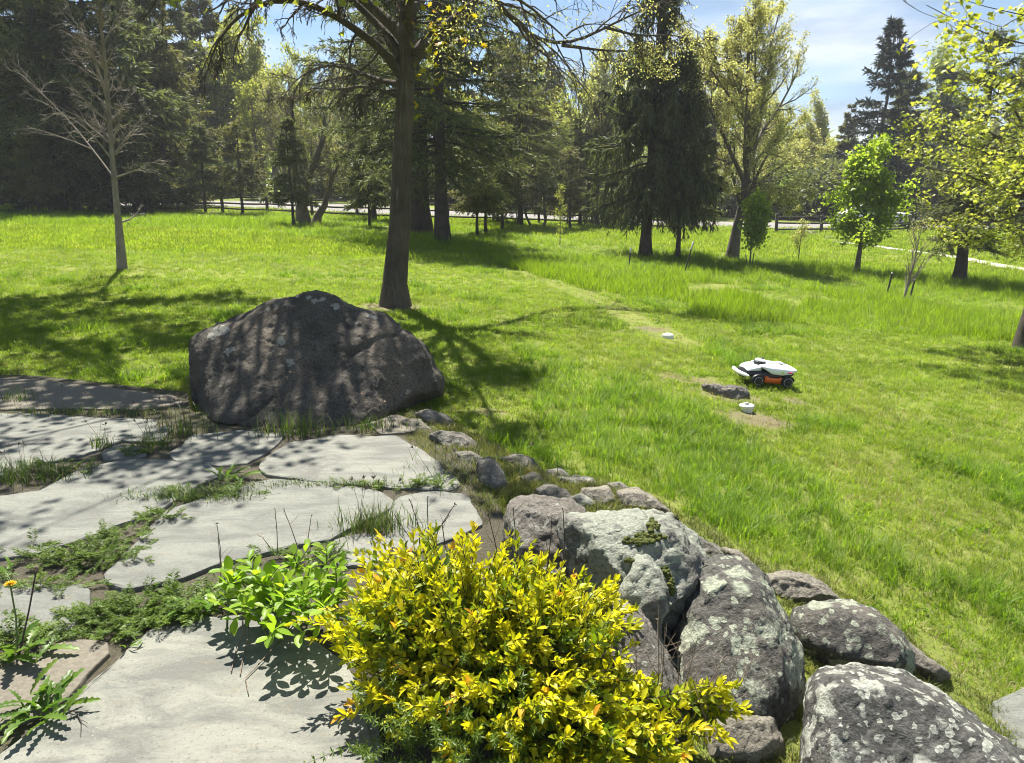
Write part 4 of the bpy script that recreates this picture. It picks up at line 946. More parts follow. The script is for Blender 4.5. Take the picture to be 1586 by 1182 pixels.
# reddish leafless trees
fb = decid('far_tree', 'reddish brown leafless tree in the far row beyond the road', 'tree', HB(470, 58), 11, .16, [(13, (.4, .9), .34, 7, .12, .05, 4), (9, (.4, 1.), .4, 5, .15, 0, 3), (8, (.4, 1.), .45, 4, .14, -.02, 3)], (2, .10, .05, .3, 0, .5), 'bud', 141, grp + ', leafless', t0=.2, trunk_top=.8)[0]
for px, Y, s, k in ((415, 57, .62, 0), (455, 59, .7, 0), (505, 60, .6, 0), (300, 57, .7, 2), (270, 58, .75, 0), (620, 57, .6, 0), (735, 58, .6, 0), (835, 57, .6, 0), (1150, 60, .6, 1), (1230, 60, .55, 1)):
    o = copy_tree(dprot[k]); o.location = HB(px, Y); o.rotation_euler = (0, 0, rg.uniform(0, 6.28)); o.scale = (s * 1.1, s * 1.1, s)
for px, Y, s in ((520, 57, .9), (440, 56, .85), (545, 60, 1.0), (1010, 58, .9)):
    o = copy_tree(fb); o.location = HB(px, Y); o.rotation_euler = (0, 0, rg.uniform(0, 6.28)); o.scale = (s,) * 3
# understory bushes
def bush(name, label, base, R, Hh, n, card, mat_, seed, group):
    r = np.random.default_rng(seed); g = Geo(); st = Geo()
    lumps = r.normal(size=(9, 3)) * np.array([.45, .4, .22]) * np.array([R, R, Hh]) + np.array([0, 0, Hh * .5])
    li = r.integers(9, size=n); v = nrm(r.normal(size=(n, 3))) * (r.random((n, 1)) ** .35) * np.array([R * .55, R * .55, Hh * .4])
    C = lumps[li] + v; C[:, 2] = np.abs(C[:, 2]) ; D = nrm(v) + r.normal(size=(n, 3)) * .6
    cards(g, C, D, card[0] * r.uniform(.6, 1.3, n), card[1] * r.uniform(.7, 1.3, n), np.clip(r.normal(size=9)[li] * .2 + .5 + r.normal(size=n) * .15, 0, 1), r, .2, .2)
    for l in lumps: tubes(st, np.array([[0, 0, -.1], l * .5, l]), np.array([.05, .03, .01]), 4)
    o = thing(name, label, 'bush', base, group); link('stem', st.mesh('stem'), M['twig'], o)['kind'] = 'stuff'; link('foliage', g.mesh('foliage'), M[mat_], o); return o
b1 = bush('bush', 'dark rounded bush on the bank behind the road', HB(265, 56), 2.6, 2.6, 5200, (.26, .13), 'needle_mid', 151, 'dark bushes behind the road')
b2 = bush('bush', 'grey green bush on the bank behind the road', HB(345, 57), 2.4, 2.4, 4600, (.24, .12), 'leaf_mid', 152, 'grey green bushes behind the road')
for i, (px, Y, s) in enumerate(((500, 58, 1.1), (540, 59, 1.2), (590, 58, 1.1), (700, 58, 1.2), (760, 60, 1.3), (820, 58, 1.2), (880, 60, 1.1), (950, 58, 1.2), (1020, 57, 1.2), (1075, 57, 1.3), (1215, 58, 1.5), (1260, 57, 1.6), (1290, 60, 1.5), (1470, 56, 1.2), (1520, 57, 1.3), (1570, 55, 1.2), (1620, 58, 1.3), (240, 60, 1.3), (310, 62, 1.3), (150, 58, 1.4), (50, 58, 1.5), (1130, 60, 1.2), (1180, 62, 1.2), (640, 62, 1.5))):
    o = copy_tree(b1 if i % 2 else b2); o.location = HB(px, Y); o.rotation_euler = (0, 0, rg.uniform(0, 6.28)); o.scale = (s, s, s * rg.uniform(.85, 1.2))
# distant wood closing the view
r_ = np.random.default_rng(160); gw = Geo(); n = 26000
th = r_.uniform(-1.15, 1.15, n); rad = r_.uniform(92, 112, n); hh = 5 + 3.5 * np.sin(th * 9) + 2.5 * np.sin(th * 23 + 1) + 1.5 * np.sin(th * 51)
zz = r_.random(n) ** .8 * (hh + 3.5); C = np.stack([np.sin(th) * rad, np.cos(th) * rad, H(np.sin(th) * rad, np.cos(th) * rad) + zz], -1)
cards(gw, C, r_.normal(size=(n, 3)), r_.uniform(.8, 1.8, n), r_.uniform(.5, 1.1, n), r_.random(n), r_, .2, .2)
tag(link('distant_wood', gw.mesh('distant_wood'), M['leaf_spring']), 'distant wood closing the view behind the far trees', kind='stuff')
# a tree outside the frame on the left whose shade falls on the lawn and the patio
b = np.array([-14.6, 16.3, 0.0]); b[2] = H(b[0], b[1]); lb_ = lambda *q: [b + np.array([.3, 0, z]) if i == 0 else np.array(q_, float) for i, (q_, z) in enumerate(zip(q, [4.2] * len(q)))]
st_l = [([b + np.array([.1, 0, 5.2])] + [np.array(q_, float) + np.array([0.2, -.9, 0]) for q_ in q], .08) for q in (
  ((-11, 16.2, 7.4), (-8, 15.0, 7.8), (-5.4, 14.4, 8.0)), ((-11.8, 15.5, 7.0), (-8.8, 13.2, 7.4), (-6.0, 11.6, 7.4)), ((-11.5, 17.2, 8.0), (-8.5, 17.0, 8.8), (-6, 16.6, 9.0)),
  ((-12.2, 14.6, 7.0), (-10, 12.4, 7.2), (-8, 10.8, 7.2)), ((-10.8, 16, 8.0), (-7.5, 14.0, 8.6), (-4.7, 12.8, 8.4)), ((-11.4, 15, 8.0), (-8.4, 12.2, 8.4), (-5.4, 10.2, 8.2)), ((-12, 14, 7.4), (-8.6, 10.8, 7.6), (-5.4, 9.0, 7.4)), ((-12, 14, 7.0), (-9.4, 10.4, 7.0), (-7, 8.4, 7.0)), ((-11.4, 14.6, 7.2), (-8, 12, 7.2), (-5.2, 10.6, 7.0)), ((-11.6, 13.4, 8.6), (-8, 9.6, 8.8), (-5.6, 7.6, 8.4)))]
decid('shade_tree', 'leafy tree just outside the left edge shading the near lawn', 'tree', b, 9, .25, [(5, (.6, 1.1), .42, 8, .10, .06, 5), (12, (.5, 1.1), .30, 6, .14, .03, 4), (9, (.4, 1.0), .45, 4, .14, 0.03, 3)], (16, .20, .15, .1, .0, .6), 'leaf_mid', 171, t0=.75, trunk_top=.8, bm_='bark_grey', limbs=st_l)
# ------------------------------------------------------------------ rail fence
M['fence'] = bark_mat('fence_wood', (.04, .034, .03), (.10, .088, .075), 20, .4, .01, .3)
fl = np.array([(-34, 43.5), (-21, 43), (-10, 42.5), (0, 42), (9, 40.5)]); fr = np.array([(14.5, 41.5), (22, 42.6), (32, 42.8), (46, 43)])
def fence(label, line, base_label):
    s = np.r_[0, np.cumsum(np.linalg.norm(np.diff(line, axis=0), axis=1))]; n = int(s[-1] / 2.5) + 1
    u = np.linspace(0, s[-1], n); p = np.stack([np.interp(u, s, line[:, i]) for i in (0, 1)], -1); z = H(p[:, 0], p[:, 1])
    org = np.array([*p[0], z[0]]); t = thing('rail_fence', label, 'fence', org); r = np.random.default_rng(3)
    gp = Geo(); box(gp, (0, 0, .42), (.13, .13, 1.14), bev=.012); pmesh = gp.mesh('post'); pmesh.materials.append(M['fence'])
    top = []
    for i in range(n):
        o = link('post', pmesh, None, t); o.location = tuple(np.array([*p[i], z[i]]) - org); o.rotation_euler = (r.normal() * .03, r.normal() * .03, math.atan2(*(line[-1] - line[0])[::-1])); o.scale = (1, 1, r.uniform(.93, 1.08))
    for i in range(n - 1):
        for h in (.22, .55, .86):
            a = np.array([*p[i], z[i] + h + r.normal() * .02]) - org; b = np.array([*p[i + 1], z[i + 1] + h + r.normal() * .02]) - org
            gr = Geo(); m_ = (a + b) / 2 + np.array([0, -.01, -.02 + r.normal() * .01]); d = (b - a) * .04
            tubes(gr, np.array([a - d, a, m_, b, b + d]), np.array([.03, .05, .055, .05, .03]), 6)
            link('rail', gr.mesh('rail', (0, 0, 0), True), M['fence'], t)
fence('weathered post and rail fence along the road, left of the drive', fl, '')
fence('weathered post and rail fence along the road, right of the drive', fr, '')
# ------------------------------------------------------------------ car and bin behind the small maple
M['white'] = plain('white_paint', (.78, .78, .76), .3, nz=.03)
M['glass'] = plain('dark_glass', (.03, .035, .04), .08, spec=.8, nz=.02)
M['rubber'] = plain('black_rubber', (.02, .02, .02), .8, nz=.2)
M['steel'] = plain('grey_metal', (.5, .5, .5), .35, .8)
def loft(g, secs, tint=0):
    secs = np.array(secs, float); n, k, _ = secs.shape; i = np.arange(n * k).reshape(n, k); nx = np.roll(i, -1, 1)
    q = np.stack([i[:-1], nx[:-1], nx[1:], i[1:]], -1).reshape(-1, 4); v = secs.reshape(-1, 3)
    caps = []; c0 = len(v); v = np.r_[v, [secs[0].mean(0)], [secs[-1].mean(0)]]
    caps = [(c0, nx[0][j], i[0][j]) for j in range(k)] + [(c0 + 1, i[-1][j], nx[-1][j]) for j in range(k)]
    g.add(v, q, np.array(caps), tint)
def sect(x, hw, z0, z1, k=20, ex=4.0, tuck=1.0):
    a = np.arange(k) * 2 * math.pi / k; c, s = np.cos(a), np.sin(a); e = 2 / ex
    y = hw * np.sign(c) * np.abs(c) ** e; z = (z0 + z1) / 2 + (z1 - z0) / 2 * np.sign(s) * np.abs(s) ** e
    y = np.where(z > (z0 + z1) / 2, y * tuck, y); return np.stack([np.full(k, x), y, z], -1)
cb_ = HB(1336, 47.5); car = thing('parked_car', 'white car parked behind the small maple, mostly hidden by its leaves', 'car', cb_)
g = Geo(); loft(g, [sect(x, w, a, b, 24, 5) for x, w, a, b in ((-2.2, .7, .4, .8), (-2.1, .82, .3, .95), (-1.2, .88, .22, 1.0), (1.0, .88, .22, .98), (1.9, .84, .26, .86), (2.2, .7, .34, .7))]); link('body', g.mesh('body', smooth=True), M['white'], car)
g = Geo(); loft(g, [sect(x, w, a, b, 24, 5, .86) for x, w, a, b in ((-1.9, .7, .9, .98), (-1.3, .78, .9, 1.42), (0, .78, .9, 1.5), (.5, .76, .9, 1.4), (1.25, .7, .88, .96))]); link('cabin', g.mesh('cabin', smooth=True), M['white'], car)
for x0, x1, xt0, xt1 in ((-1.4, -.3, -1.1, -.3), (-.2, .85, -.2, .5)):
    for s in (-1, 1):
        g = Geo(); v = [(x0, s * .80, .98), (x1, s * .80, .98), (xt1, s * .715, 1.38), (xt0, s * .715, 1.38)]; v = v + [(a, b * .93, c) for a, b, c in v]
        g.add(v, [[0, 1, 2, 3], [7, 6, 5, 4], [0, 4, 5, 1], [1, 5, 6, 2], [2, 6, 7, 3], [3, 7, 4, 0]]); link('window', g.mesh('window'), M['glass'], car)
for x in (-1.35, 1.35):
    for s in (-1, 1):
        g = Geo(); lathe(g, [(.18, -.1), (.3, -.1), (.33, -.06), (.33, .06), (.3, .1), (.18, .1)], 20, 1, (x, s * .8, .33)); w = link('wheel', g.mesh('wheel', smooth=True), M['rubber'], car)
        g = Geo(); lathe(g, [(.001, .0), (.19, .0), (.19, .03), (.001, .05)], 16, 1, (x, s * .88 , .33)); link('rim', g.mesh('rim'), M['steel'], w)
for s in (-1, 1):
    g = Geo(); box(g, (2.14, s * .55, .62), (.12, .28, .12), bev=.03); link('headlight', g.mesh('headlight'), M['steel'], car)
car.rotation_euler = (0, 0, .1)
M['teal'] = plain('teal_plastic', (.015, .09, .085), .5)
wb = HB(1409, 47.2); bn = thing('wheelie_bin', 'dark teal rubbish bin standing by the road right of the small maple', 'bin', wb)
g = Geo(); loft(g, [np.array([(-a, -b, z), (a, -b, z), (a, b, z), (-a, b, z)]) for a, b, z in ((.22, .24, .08), (.29, .33, .95), (.32, .36, .97), (.32, .36, 1.0))]); link('body', g.mesh('body'), M['teal'], bn)
g = Geo(); loft(g, [np.array([(-a, -b, z), (a, -b, z), (a, b, z), (-a, b, z)]) for a, b, z in ((.33, .38, 1.003), (.33, .38, 1.04), (.25, .3, 1.09))]); link('lid', g.mesh('lid'), M['teal'], bn)
for s in (-1, 1):
    g = Geo(); lathe(g, [(.02, -.03), (.1, -.03), (.1, .03), (.02, .03)], 14, 0, (s * .27, .26, .1)); link('wheel', g.mesh('wheel'), M['rubber'], bn)
# ------------------------------------------------------------------ robot mower
M['mow_white'] = plain('white_plastic', (.80, .81, .80), .28, nz=.02)
M['mow_black'] = plain('black_plastic', (.018, .018, .02), .42, nz=.1)
M['mow_orange'] = plain('orange_plastic', (.72, .13, .012), .4, nz=.05)
M['mow_grey'] = plain('grey_plastic', (.32, .33, .33), .4, nz=.05)
M['sticker_pink'] = plain('pink_sticker', (.75, .07, .25), .4); M['sticker_lime'] = plain('lime_sticker', (.65, .72, .12), .4)
A_, B_ = G(1160, 600), G(1216, 604)
mc = (A_ + B_) / 2; fw = nrm(A_ - B_); xh = nrm(np.array([-.985, -.17, 0.])); 
e_ = .25; nx_ = -(float(H(mc[0] + e_, mc[1])) - float(H(mc[0] - e_, mc[1]))) / (2 * e_); ny_ = -(float(H(mc[0], mc[1] + e_)) - float(H(mc[0], mc[1] - e_))) / (2 * e_)
up_ = nrm(np.array([nx_, ny_, 1.0])); yh = nrm(np.cross(up_, xh)); xh = np.cross(yh, up_)
mow = thing('robot_mower', 'white and black robot lawn mower with orange side skirt standing on the lawn', 'lawn mower', (0, 0, 0))
org_m = mc + yh * -.0 + np.array([0, .17, 0])
org_m[2] = float(H(org_m[0], org_m[1])) + .028
mow.matrix_world = Matrix(((xh[0] * .88, yh[0] * .88, up_[0] * .8, org_m[0]), (xh[1] * .88, yh[1] * .88, up_[1] * .8, org_m[1]), (xh[2] * .88, yh[2] * .88, up_[2] * .8, org_m[2]), (0, 0, 0, 1)))
def part(name, g, m, par=mow, smooth=True): return link(name, g.mesh(name, (0, 0, 0), smooth), M[m], par)
g = Geo(); loft(g, [sect(x, w, a, b, 28, 3.2, t) for x, w, a, b, t in ((-.335, .10, .17, .225, .9), (-.31, .15, .13, .235, .9), (-.24, .165, .075, .22, .92), (-.1, .165, .065, .20, .95), (.06, .165, .065, .20, .95), (.16, .15, .07, .215, .9), (.26, .13, .09, .20, .85), (.30, .10, .11, .17, .8))]); part('chassis', g, 'mow_black')
def shell_sec(x, hw, zb, zt, k=17):
    a = np.linspace(0, math.pi, k); y = hw * np.sign(np.cos(a)) * np.abs(np.cos(a)) ** .55; z = zb + (zt - zb) * np.abs(np.sin(a)) ** .5
    o = np.stack([np.full(k, x), y, z], -1); i = o.copy(); i[:, 1] *= .93; i[:, 2] = zb - .006 + (i[:, 2] - zb) * .9; return np.r_[o, i[::-1]]
g = Geo(); loft(g, [shell_sec(*s) for s in ((-.362, .10, .222, .228), (-.345, .15, .212, .236), (-.25, .186, .174, .256), (-.14, .192, .158, .268), (.0, .19, .168, .274), (.075, .172, .214, .270), (.125, .14, .236, .260))]); part('top_shell', g, 'mow_white')
g = Geo(); loft(g, [shell_sec(*s) for s in ((.12, .13, .19, .252), (.2, .14, .19, .238), (.26, .13, .18, .212), (.285, .11, .17, .19))]); part('front_hood', g, 'mow_white')
g = Geo(); loft(g, [sect(x, .2 if abs(z) else .2, .052, .105, 12, 5) for x, z in ((.085, 1), (.06, 1), (-.13, 1), (-.15, 1))])
sk = Geo()
for s in (-1, 1):
    sk = Geo(); loft(sk, [np.array([(x, s * .168, z0), (x, s * .196, z0), (x, s * .2, z1), (x, s * .168, z1)]) for x, z0, z1 in ((.095, .058, .09), (.08, .046, .128), (.05, .044, .132), (.035, .042, .112), (-.105, .042, .112), (-.12, .042, .126), (-.142, .046, .122), (-.15, .056, .10))]); part('side_skirt', sk, 'mow_orange', smooth=False)
    for kx in (-.07, -.03, .01):
        rb_ = Geo(); box(rb_, (kx, s * .199, .073), (.006, .006, .04)); part('rib', rb_, 'mow_orange', smooth=False)
for (x, r) in ((.175, .068), (-.215, .072)):
    for s in (-1, 1):
        g = Geo(); lathe(g, [(.02, -.028), (r * .72, -.028), (r * .95, -.024), (r, -.012), (r, .012), (r * .95, .024), (r * .72, .028), (.02, .028)], 28, 1, (x, s * .188, r)); w = part('wheel', g, 'rubber')
        for kk in range(18):
            a = kk * 2 * math.pi / 18; tr = Geo(); c = (x + math.cos(a) * r, s * .188 + (.008 if kk % 2 else -.008), r + math.sin(a) * r); box(tr, (0, 0, 0), (.014, .03, .006)); 
            o = part('tread_block', tr, 'rubber', w, False); o.location = c; o.rotation_euler = (0, math.pi / 2 - a, 0)
        g = Geo(); lathe(g, [(r * .70, 0), (r * .80, .0), (r * .80, .005), (r * .70, .005)], 28, 1, (x, s * .2165 - .0025, r)); part('rim', g, 'mow_grey', w)
        g = Geo(); lathe(g, [(.001, -.006), (r * .3, -.006), (r * .3, .006), (.001, .008)], 16, 1, (x, s * .217, r)); part('hub', g, 'mow_black', w)
        for kk in range(5):
            a = kk * 1.2566; sp = Geo(); tubes(sp, np.array([(x + math.cos(a) * r * .25, s * .217, r + math.sin(a) * r * .25), (x + math.cos(a) * r * .74, s * .217, r + math.sin(a) * r * .74)]), np.array([.006, .005]), 5); part('spoke', sp, 'mow_black', w)
        fg = Geo(); aa = np.linspace(-.2, math.pi * .95, 12)
        arc = lambda rr, yy: np.stack([x + np.cos(aa) * rr, np.full(12, yy), r + np.sin(aa) * rr], -1)
        loft(fg, np.stack([arc(r * 1.14, s * .155), arc(r * 1.14, s * .215), arc(r * 1.22, s * .215), arc(r * 1.22, s * .155)], 1)); part('wheel_arch', fg, 'mow_black')
g = Geo(); yy = np.linspace(-.2, .2, 11); tubes(g, np.stack([.355 - .05 * (np.abs(yy) / .2) ** 2.5, yy, np.full(11, .125)], -1), np.array([.012, .022, .026, .026, .026, .026, .026, .026, .026, .022, .012]), 12); part('bumper', g, 'mow_white')
for s in (-1, 1):
    g = Geo(); tubes(g, np.array([(.345, s * .1, .125), (.31, s * .1, .13), (.26, s * .09, .13)]), np.array([.016, .016, .018]), 8); part('bumper_arm', g, 'mow_black')
g = Geo(); lathe(g, [(.001, .25), (.07, .25), (.075, .262), (.072, .285), (.06, .29), (.001, .29)], 24, 2, (.09, 0, 0)); h_ = part('sensor_base', g, 'mow_black')
g = Geo(); lathe(g, [(.001, .285), (.063, .288), (.066, .3), (.058, .312), (.03, .318), (.001, .319)], 24, 2, (.085, 0, 0)); part('sensor_cap', g, 'mow_white', h_)
g = Geo(); box(g, (.06, -.01, .322), (.035, .03, .022), bev=.006); part('sensor_knob', g, 'mow_black', h_)
g = Geo(); box(g, (-.19, .0, .2795), (.06, .12, .012), bev=.003); part('rear_button_panel', g, 'mow_grey')
for (x, w, mm) in ((-.235, .055, 'sticker_pink'), (-.13, .045, 'sticker_lime')):
    for s in (-1, 1):
        g = Geo(); box(g, (x, s * .1895, .196), (w, .008, .022), bev=.002); part('sticker', g, mm)
# ------------------------------------------------------------------ things lying on the lawn
lgb = G(1120, 612); 
M['rotten'] = bark_mat('rotten_wood', (.10, .088, .075), (.36, .33, .29), 30, 1.0, .03, 1.0)
pts = []
for (x, y, r) in ((1092, 598, .05), (1105, 603, .075), (1122, 607, .085), (1138, 610, .08), (1152, 606, .06), (1157, 611, .03)):
    c = G(x, y + 6); 
    for _ in range(14):
        v = np.random.default_rng(int(x) + _).normal(size=3); v /= np.linalg.norm(v); pts.append(c + np.array([0, 0, .03]) + v * r)
lm_ = rock_mesh('rotten_log', pts, .012, 2, .035, 9, 61, lgb)
o = tag(link('rotten_log', lm_, M['rotten']), 'short dark rotten log half sunk in the lawn in front of the mower', 'log'); o.location = lgb.tolist()
cpb = G(1156, 637); cap = thing('drain_cap', 'white plastic pipe cap with a square knob standing in the lawn below the mower', 'pipe cap', cpb)
M['pvc'] = plain('white_pvc', (.66, .66, .60), .4, nz=.1)
g = Geo(); lathe(g, [(.054, -.05), (.057, .03), (.058, .045)], 24); link('pipe', g.mesh('pipe', smooth=True), M['pvc'], cap)
g = Geo(); lathe(g, [(.06, .035), (.07, .04), (.07, .058), (.063, .066), (.035, .069), (.03, .063), (.001, .063)], 24); l_ = link('lid', g.mesh('lid', smooth=False), M['pvc'], cap)
g = Geo(); box(g, (0, 0, .074), (.035, .035, .026), bev=.004); link('knob', g.mesh('knob'), M['mow_grey'], l_)
cpb = G(1034, 523); cap = thing('drain_cap', 'white domed cap lying almost flush in the lawn, farther off than the mower', 'pipe cap', cpb)
g = Geo(); lathe(g, [(.085, -.03), (.085, .03), (.075, .05), (.04, .062), (.001, .064)], 24); l_ = link('dome', g.mesh('dome', smooth=True), M['pvc'], cap)
g = Geo(); box(g, (.02, -.06, .05), (.02, .012, .016), bev=.003); link('notch', g.mesh('notch'), M['mow_grey'], l_)
# stakes
M['stake'] = plain('rusty_stake', (.045, .035, .03), .8, nz=.3); M['stake_top'] = plain('pale_stake_top', (.35, .36, .34), .6)
def stake(p0, p1, label, group=None, r=.022, pale=.25):
    b = G(*p0); t = P(p1[0], p1[1], b[1]); o = thing('stake', label, 'stake', b, group); g = Geo(); d = t - b
    tubes(g, np.array([b - d * .08, b + d * (1 - pale)]), np.array([r, r]), 6); link('shaft', g.mesh('shaft', b), M['stake'], o)
    g = Geo(); tubes(g, np.array([b + d * (1 - pale), b + d, b + d * 1.005]), np.array([r * 1.05, r * 1.05, .002]), 6); link('tip', g.mesh('tip', b), M['stake_top'], o)
stake((974, 415), (977, 384), 'thin upright metal stake in the meadow left of the weeping spruce trunk')
stake((1060, 423), (1074, 374), 'tall slanting metal stake in the meadow below the smaller hanging spruce')
stake((1373, 459), (1382, 422), 'dark leaning stake left of the leafless sapling', pale=.06)
stake((1409, 463), (1417, 432), 'short dark stake right of the leafless sapling', pale=.06)
stake((1157, 414), (1155, 394), 'short stake left of the bright green sapling', pale=.1, r=.016)
stake((1164, 414), (1168, 391), 'short stake right of the bright green sapling', pale=.1, r=.016)

# ------------------------------------------------------------------ grass
GCOL = bpy.data.collections.new('grass_sources')
def blade_tuft(name, nb, rad, h, w, seed, lean=.5, seed_head=0.0, segs=3):
    r = np.random.default_rng(seed); g = Geo()
    a = r.uniform(0, 6.28, nb); rr = rad * np.sqrt(r.random(nb)); c = np.stack([rr * np.cos(a), rr * np.sin(a), np.full(nb, -.01)], -1)
    az = r.uniform(0, 6.28, nb); hh = h * r.uniform(.5, 1.15, nb); ln = lean * r.uniform(.2, 1.2, nb)
    d = np.stack([np.cos(az), np.sin(az), np.zeros(nb)], -1); s = np.stack([-np.sin(az + r.normal(size=nb) * .7), np.cos(az), np.zeros(nb)], -1)
    tint = r.random(nb); L = []
    for k in range(segs + 1):
        t = k / segs; p = c + np.array([0, 0, 1.]) * (hh * t * (1 - .35 * ln * t))[:, None] + d * (hh * ln * t * t)[:, None]
        L.append((p, w * (1 - t) ** .7 * .5))
    for k in range(segs):
        p0, w0 = L[k]; p1, w1 = L[k + 1]
        if k < segs - 1:
            v = np.stack([p0 - s * w0, p0 + s * w0, p1 + s * w1, p1 - s * w1], 1); g.add(v.reshape(-1, 3), np.arange(4 * nb).reshape(nb, 4), None, np.repeat(tint, 4))
        else:
            v = np.stack([p0 - s * w0, p0 + s * w0, p1], 1); g.add(v.reshape(-1, 3), None, np.arange(3 * nb).reshape(nb, 3), np.repeat(tint, 3))
    return g
def grass_mat(name, cols, trans, dry=.27, yellow=(.20, .20, .06)):
    m, nt, b, out = nmat(name); p = pos(nt); t = tint_at(nt); rn = N(nt, 'ShaderNodeObjectInfo').outputs['Random']
    f = math_(nt, 'ADD', math_(nt, 'MULTIPLY', t, .6), math_(nt, 'MULTIPLY', rn, .4))
    c = ramp(nt, f, cols)
    c = mix(nt, ramp(nt, noise(nt, p, .55, 5, .6), [(.48, 0.), (.72, dry)]), c, yellow)
    c = mix(nt, ramp(nt, noise(nt, p, 3.2, 4, .6), [(.55, 0.), (.75, dry)]), c, yellow)
    c = mix(nt, 1.0, c, ramp(nt, noise(nt, p, 1.6, 4, .6), [(.3, .72), (.7, 1.22)]), 'MULTIPLY')
    nt.links.new(c, b.inputs['Base Color']); b.inputs['Roughness'].default_value = .5; b.inputs['Specular IOR Level'].default_value = .25
    tr = N(nt, 'ShaderNodeBsdfTranslucent'); nt.links.new(mix(nt, 1.0, c, (2.0, 2.0, .8), 'MULTIPLY'), tr.inputs[0])
    x = N(nt, 'ShaderNodeMixShader'); x.inputs[0].default_value = trans
    nt.links.new(b.outputs[0], x.inputs[1]); nt.links.new(tr.outputs[0], x.inputs[2]); nt.links.new(x.outputs[0], out.inputs[0]); return m
M['grass'] = grass_mat('lawn_grass', [(0, (.085, .14, .008)), (.5, (.138, .215, .014)), (.8, (.20, .26, .03)), (1, (.36, .37, .13))], .52)
M['grass_tall'] = grass_mat('meadow_grass', [(0, (.085, .15, .006)), (.6, (.14, .22, .010)), (.9, (.19, .255, .03)), (1, (.34, .32, .13))], .54, .15)
M['grass_lush'] = grass_mat('lush_grass', [(0, (.065, .135, .008)), (.6, (.115, .20, .012)), (.9, (.17, .24, .03)), (1, (.30, .31, .10))], .52, .2)
M['grass_joint'] = grass_mat('joint_grass', [(0, (.05, .075, .015)), (.5, (.10, .13, .025)), (.8, (.20, .18, .07)), (1, (.26, .21, .10))], .4, .5)
M['grass_dry'] = grass_mat('dry_grass', [(0, (.16, .15, .06)), (1, (.32, .27, .15))], .35, .5, (.28, .22, .12))
def tuft_set(prefix, specs, m):
    c = bpy.data.collections.new(prefix)
    for i, sp in enumerate(specs):
        me = blade_tuft(prefix, *sp).mesh(prefix); me.materials.append(M[m]); o = bpy.data.objects.new(prefix, me); c.objects.link(o)
    return c
TS = {'short': tuft_set('grass_tuft', [(22, .05, .055, .0045, s, .8) for s in range(4)] + [(16, .05, .075, .0045, s + 9, .9) for s in range(2)], 'grass'),
      'lush': tuft_set('long_grass_tuft', [(18, .06, .18, .006, s + 20, .8) for s in range(4)], 'grass_lush'),
      'tall': tuft_set('meadow_tuft', [(18, .10, .25, .008, s + 30, .55) for s in range(4)], 'grass_tall'),
      'far': tuft_set('far_tuft', [(26, .22, .10, .013, s + 40, .6) for s in range(4)], 'grass'),
      'joint': tuft_set('joint_tuft', [(14, .03, .05, .004, s + 50, .9) for s in range(4)], 'grass_joint'),
      'clover': tuft_set('clover_tuft', [(16, .07, .035, .022, s + 70, 1.2) for s in range(3)], 'grass_lush'),
      'dry': tuft_set('dry_tuft', [(14, .05, .05, .004, s + 60, 1.3) for s in range(3)], 'grass_dry')}
def scatter(name, label, xy, zoff, scale, coll, seed, zs=None):
    r = np.random.default_rng(seed); n = len(xy)
    V = np.c_[xy, H(xy[:, 0], xy[:, 1]) + zoff]
    me = bpy.data.meshes.new(name); me.vertices.add(n); me.vertices.foreach_set('co', V.astype(np.float32).ravel())
    sc = np.broadcast_to(scale, (n,)) * r.uniform(.7, 1.3, n)
    a = me.attributes.new('sz', 'FLOAT_VECTOR', 'POINT'); a.data.foreach_set('vector', np.stack([sc, sc, sc * (1 if zs is None else zs)], -1).astype(np.float32).ravel())
    a = me.attributes.new('rot', 'FLOAT_VECTOR', 'POINT'); a.data.foreach_set('vector', np.stack([r.normal(size=n) * .12, r.normal(size=n) * .12, r.uniform(0, 6.28, n)], -1).astype(np.float32).ravel())
    ng = bpy.data.node_groups.new(name, 'GeometryNodeTree')
    ng.interface.new_socket('Geometry', in_out='INPUT', socket_type='NodeSocketGeometry'); ng.interface.new_socket('Geometry', in_out='OUTPUT', socket_type='NodeSocketGeometry')
    gi = ng.nodes.new('NodeGroupInput'); go = ng.nodes.new('NodeGroupOutput'); ip = ng.nodes.new('GeometryNodeInstanceOnPoints'); ci = ng.nodes.new('GeometryNodeCollectionInfo')
    ci.inputs['Collection'].default_value = coll; ci.inputs['Separate Children'].default_value = True; ci.inputs['Reset Children'].default_value = True
    ip.inputs['Pick Instance'].default_value = True
    ri = ng.nodes.new('FunctionNodeRandomValue'); ri.data_type = 'INT'; ri.inputs['Min'].default_value = 0; ri.inputs['Max'].default_value = len(coll.objects) - 1
    ng.links.new([s for s in ri.outputs if s.type == 'INT'][0], ip.inputs['Instance Index'])
    for nm, so in (('sz', 'Scale'), ('rot', 'Rotation')):
        na = ng.nodes.new('GeometryNodeInputNamedAttribute'); na.data_type = 'FLOAT_VECTOR'; na.inputs['Name'].default_value = nm
        out = [s for s in na.outputs if s.name == 'Attribute' and s.enabled][0]
        if so == 'Rotation':
            e2 = ng.nodes.new('FunctionNodeEulerToRotation'); ng.links.new(out, e2.inputs[0]); ng.links.new(e2.outputs[0], ip.inputs['Rotation'])
        else: ng.links.new(out, ip.inputs['Scale'])
    ng.links.new(gi.outputs[0], ip.inputs['Points']); ng.links.new(ci.outputs[0], ip.inputs['Instance']); ng.links.new(ip.outputs[0], go.inputs[0])
    o = link(name, me); md = o.modifiers.new('scatter', 'NODES'); md.node_group = ng
    return tag(o, label, kind='stuff')
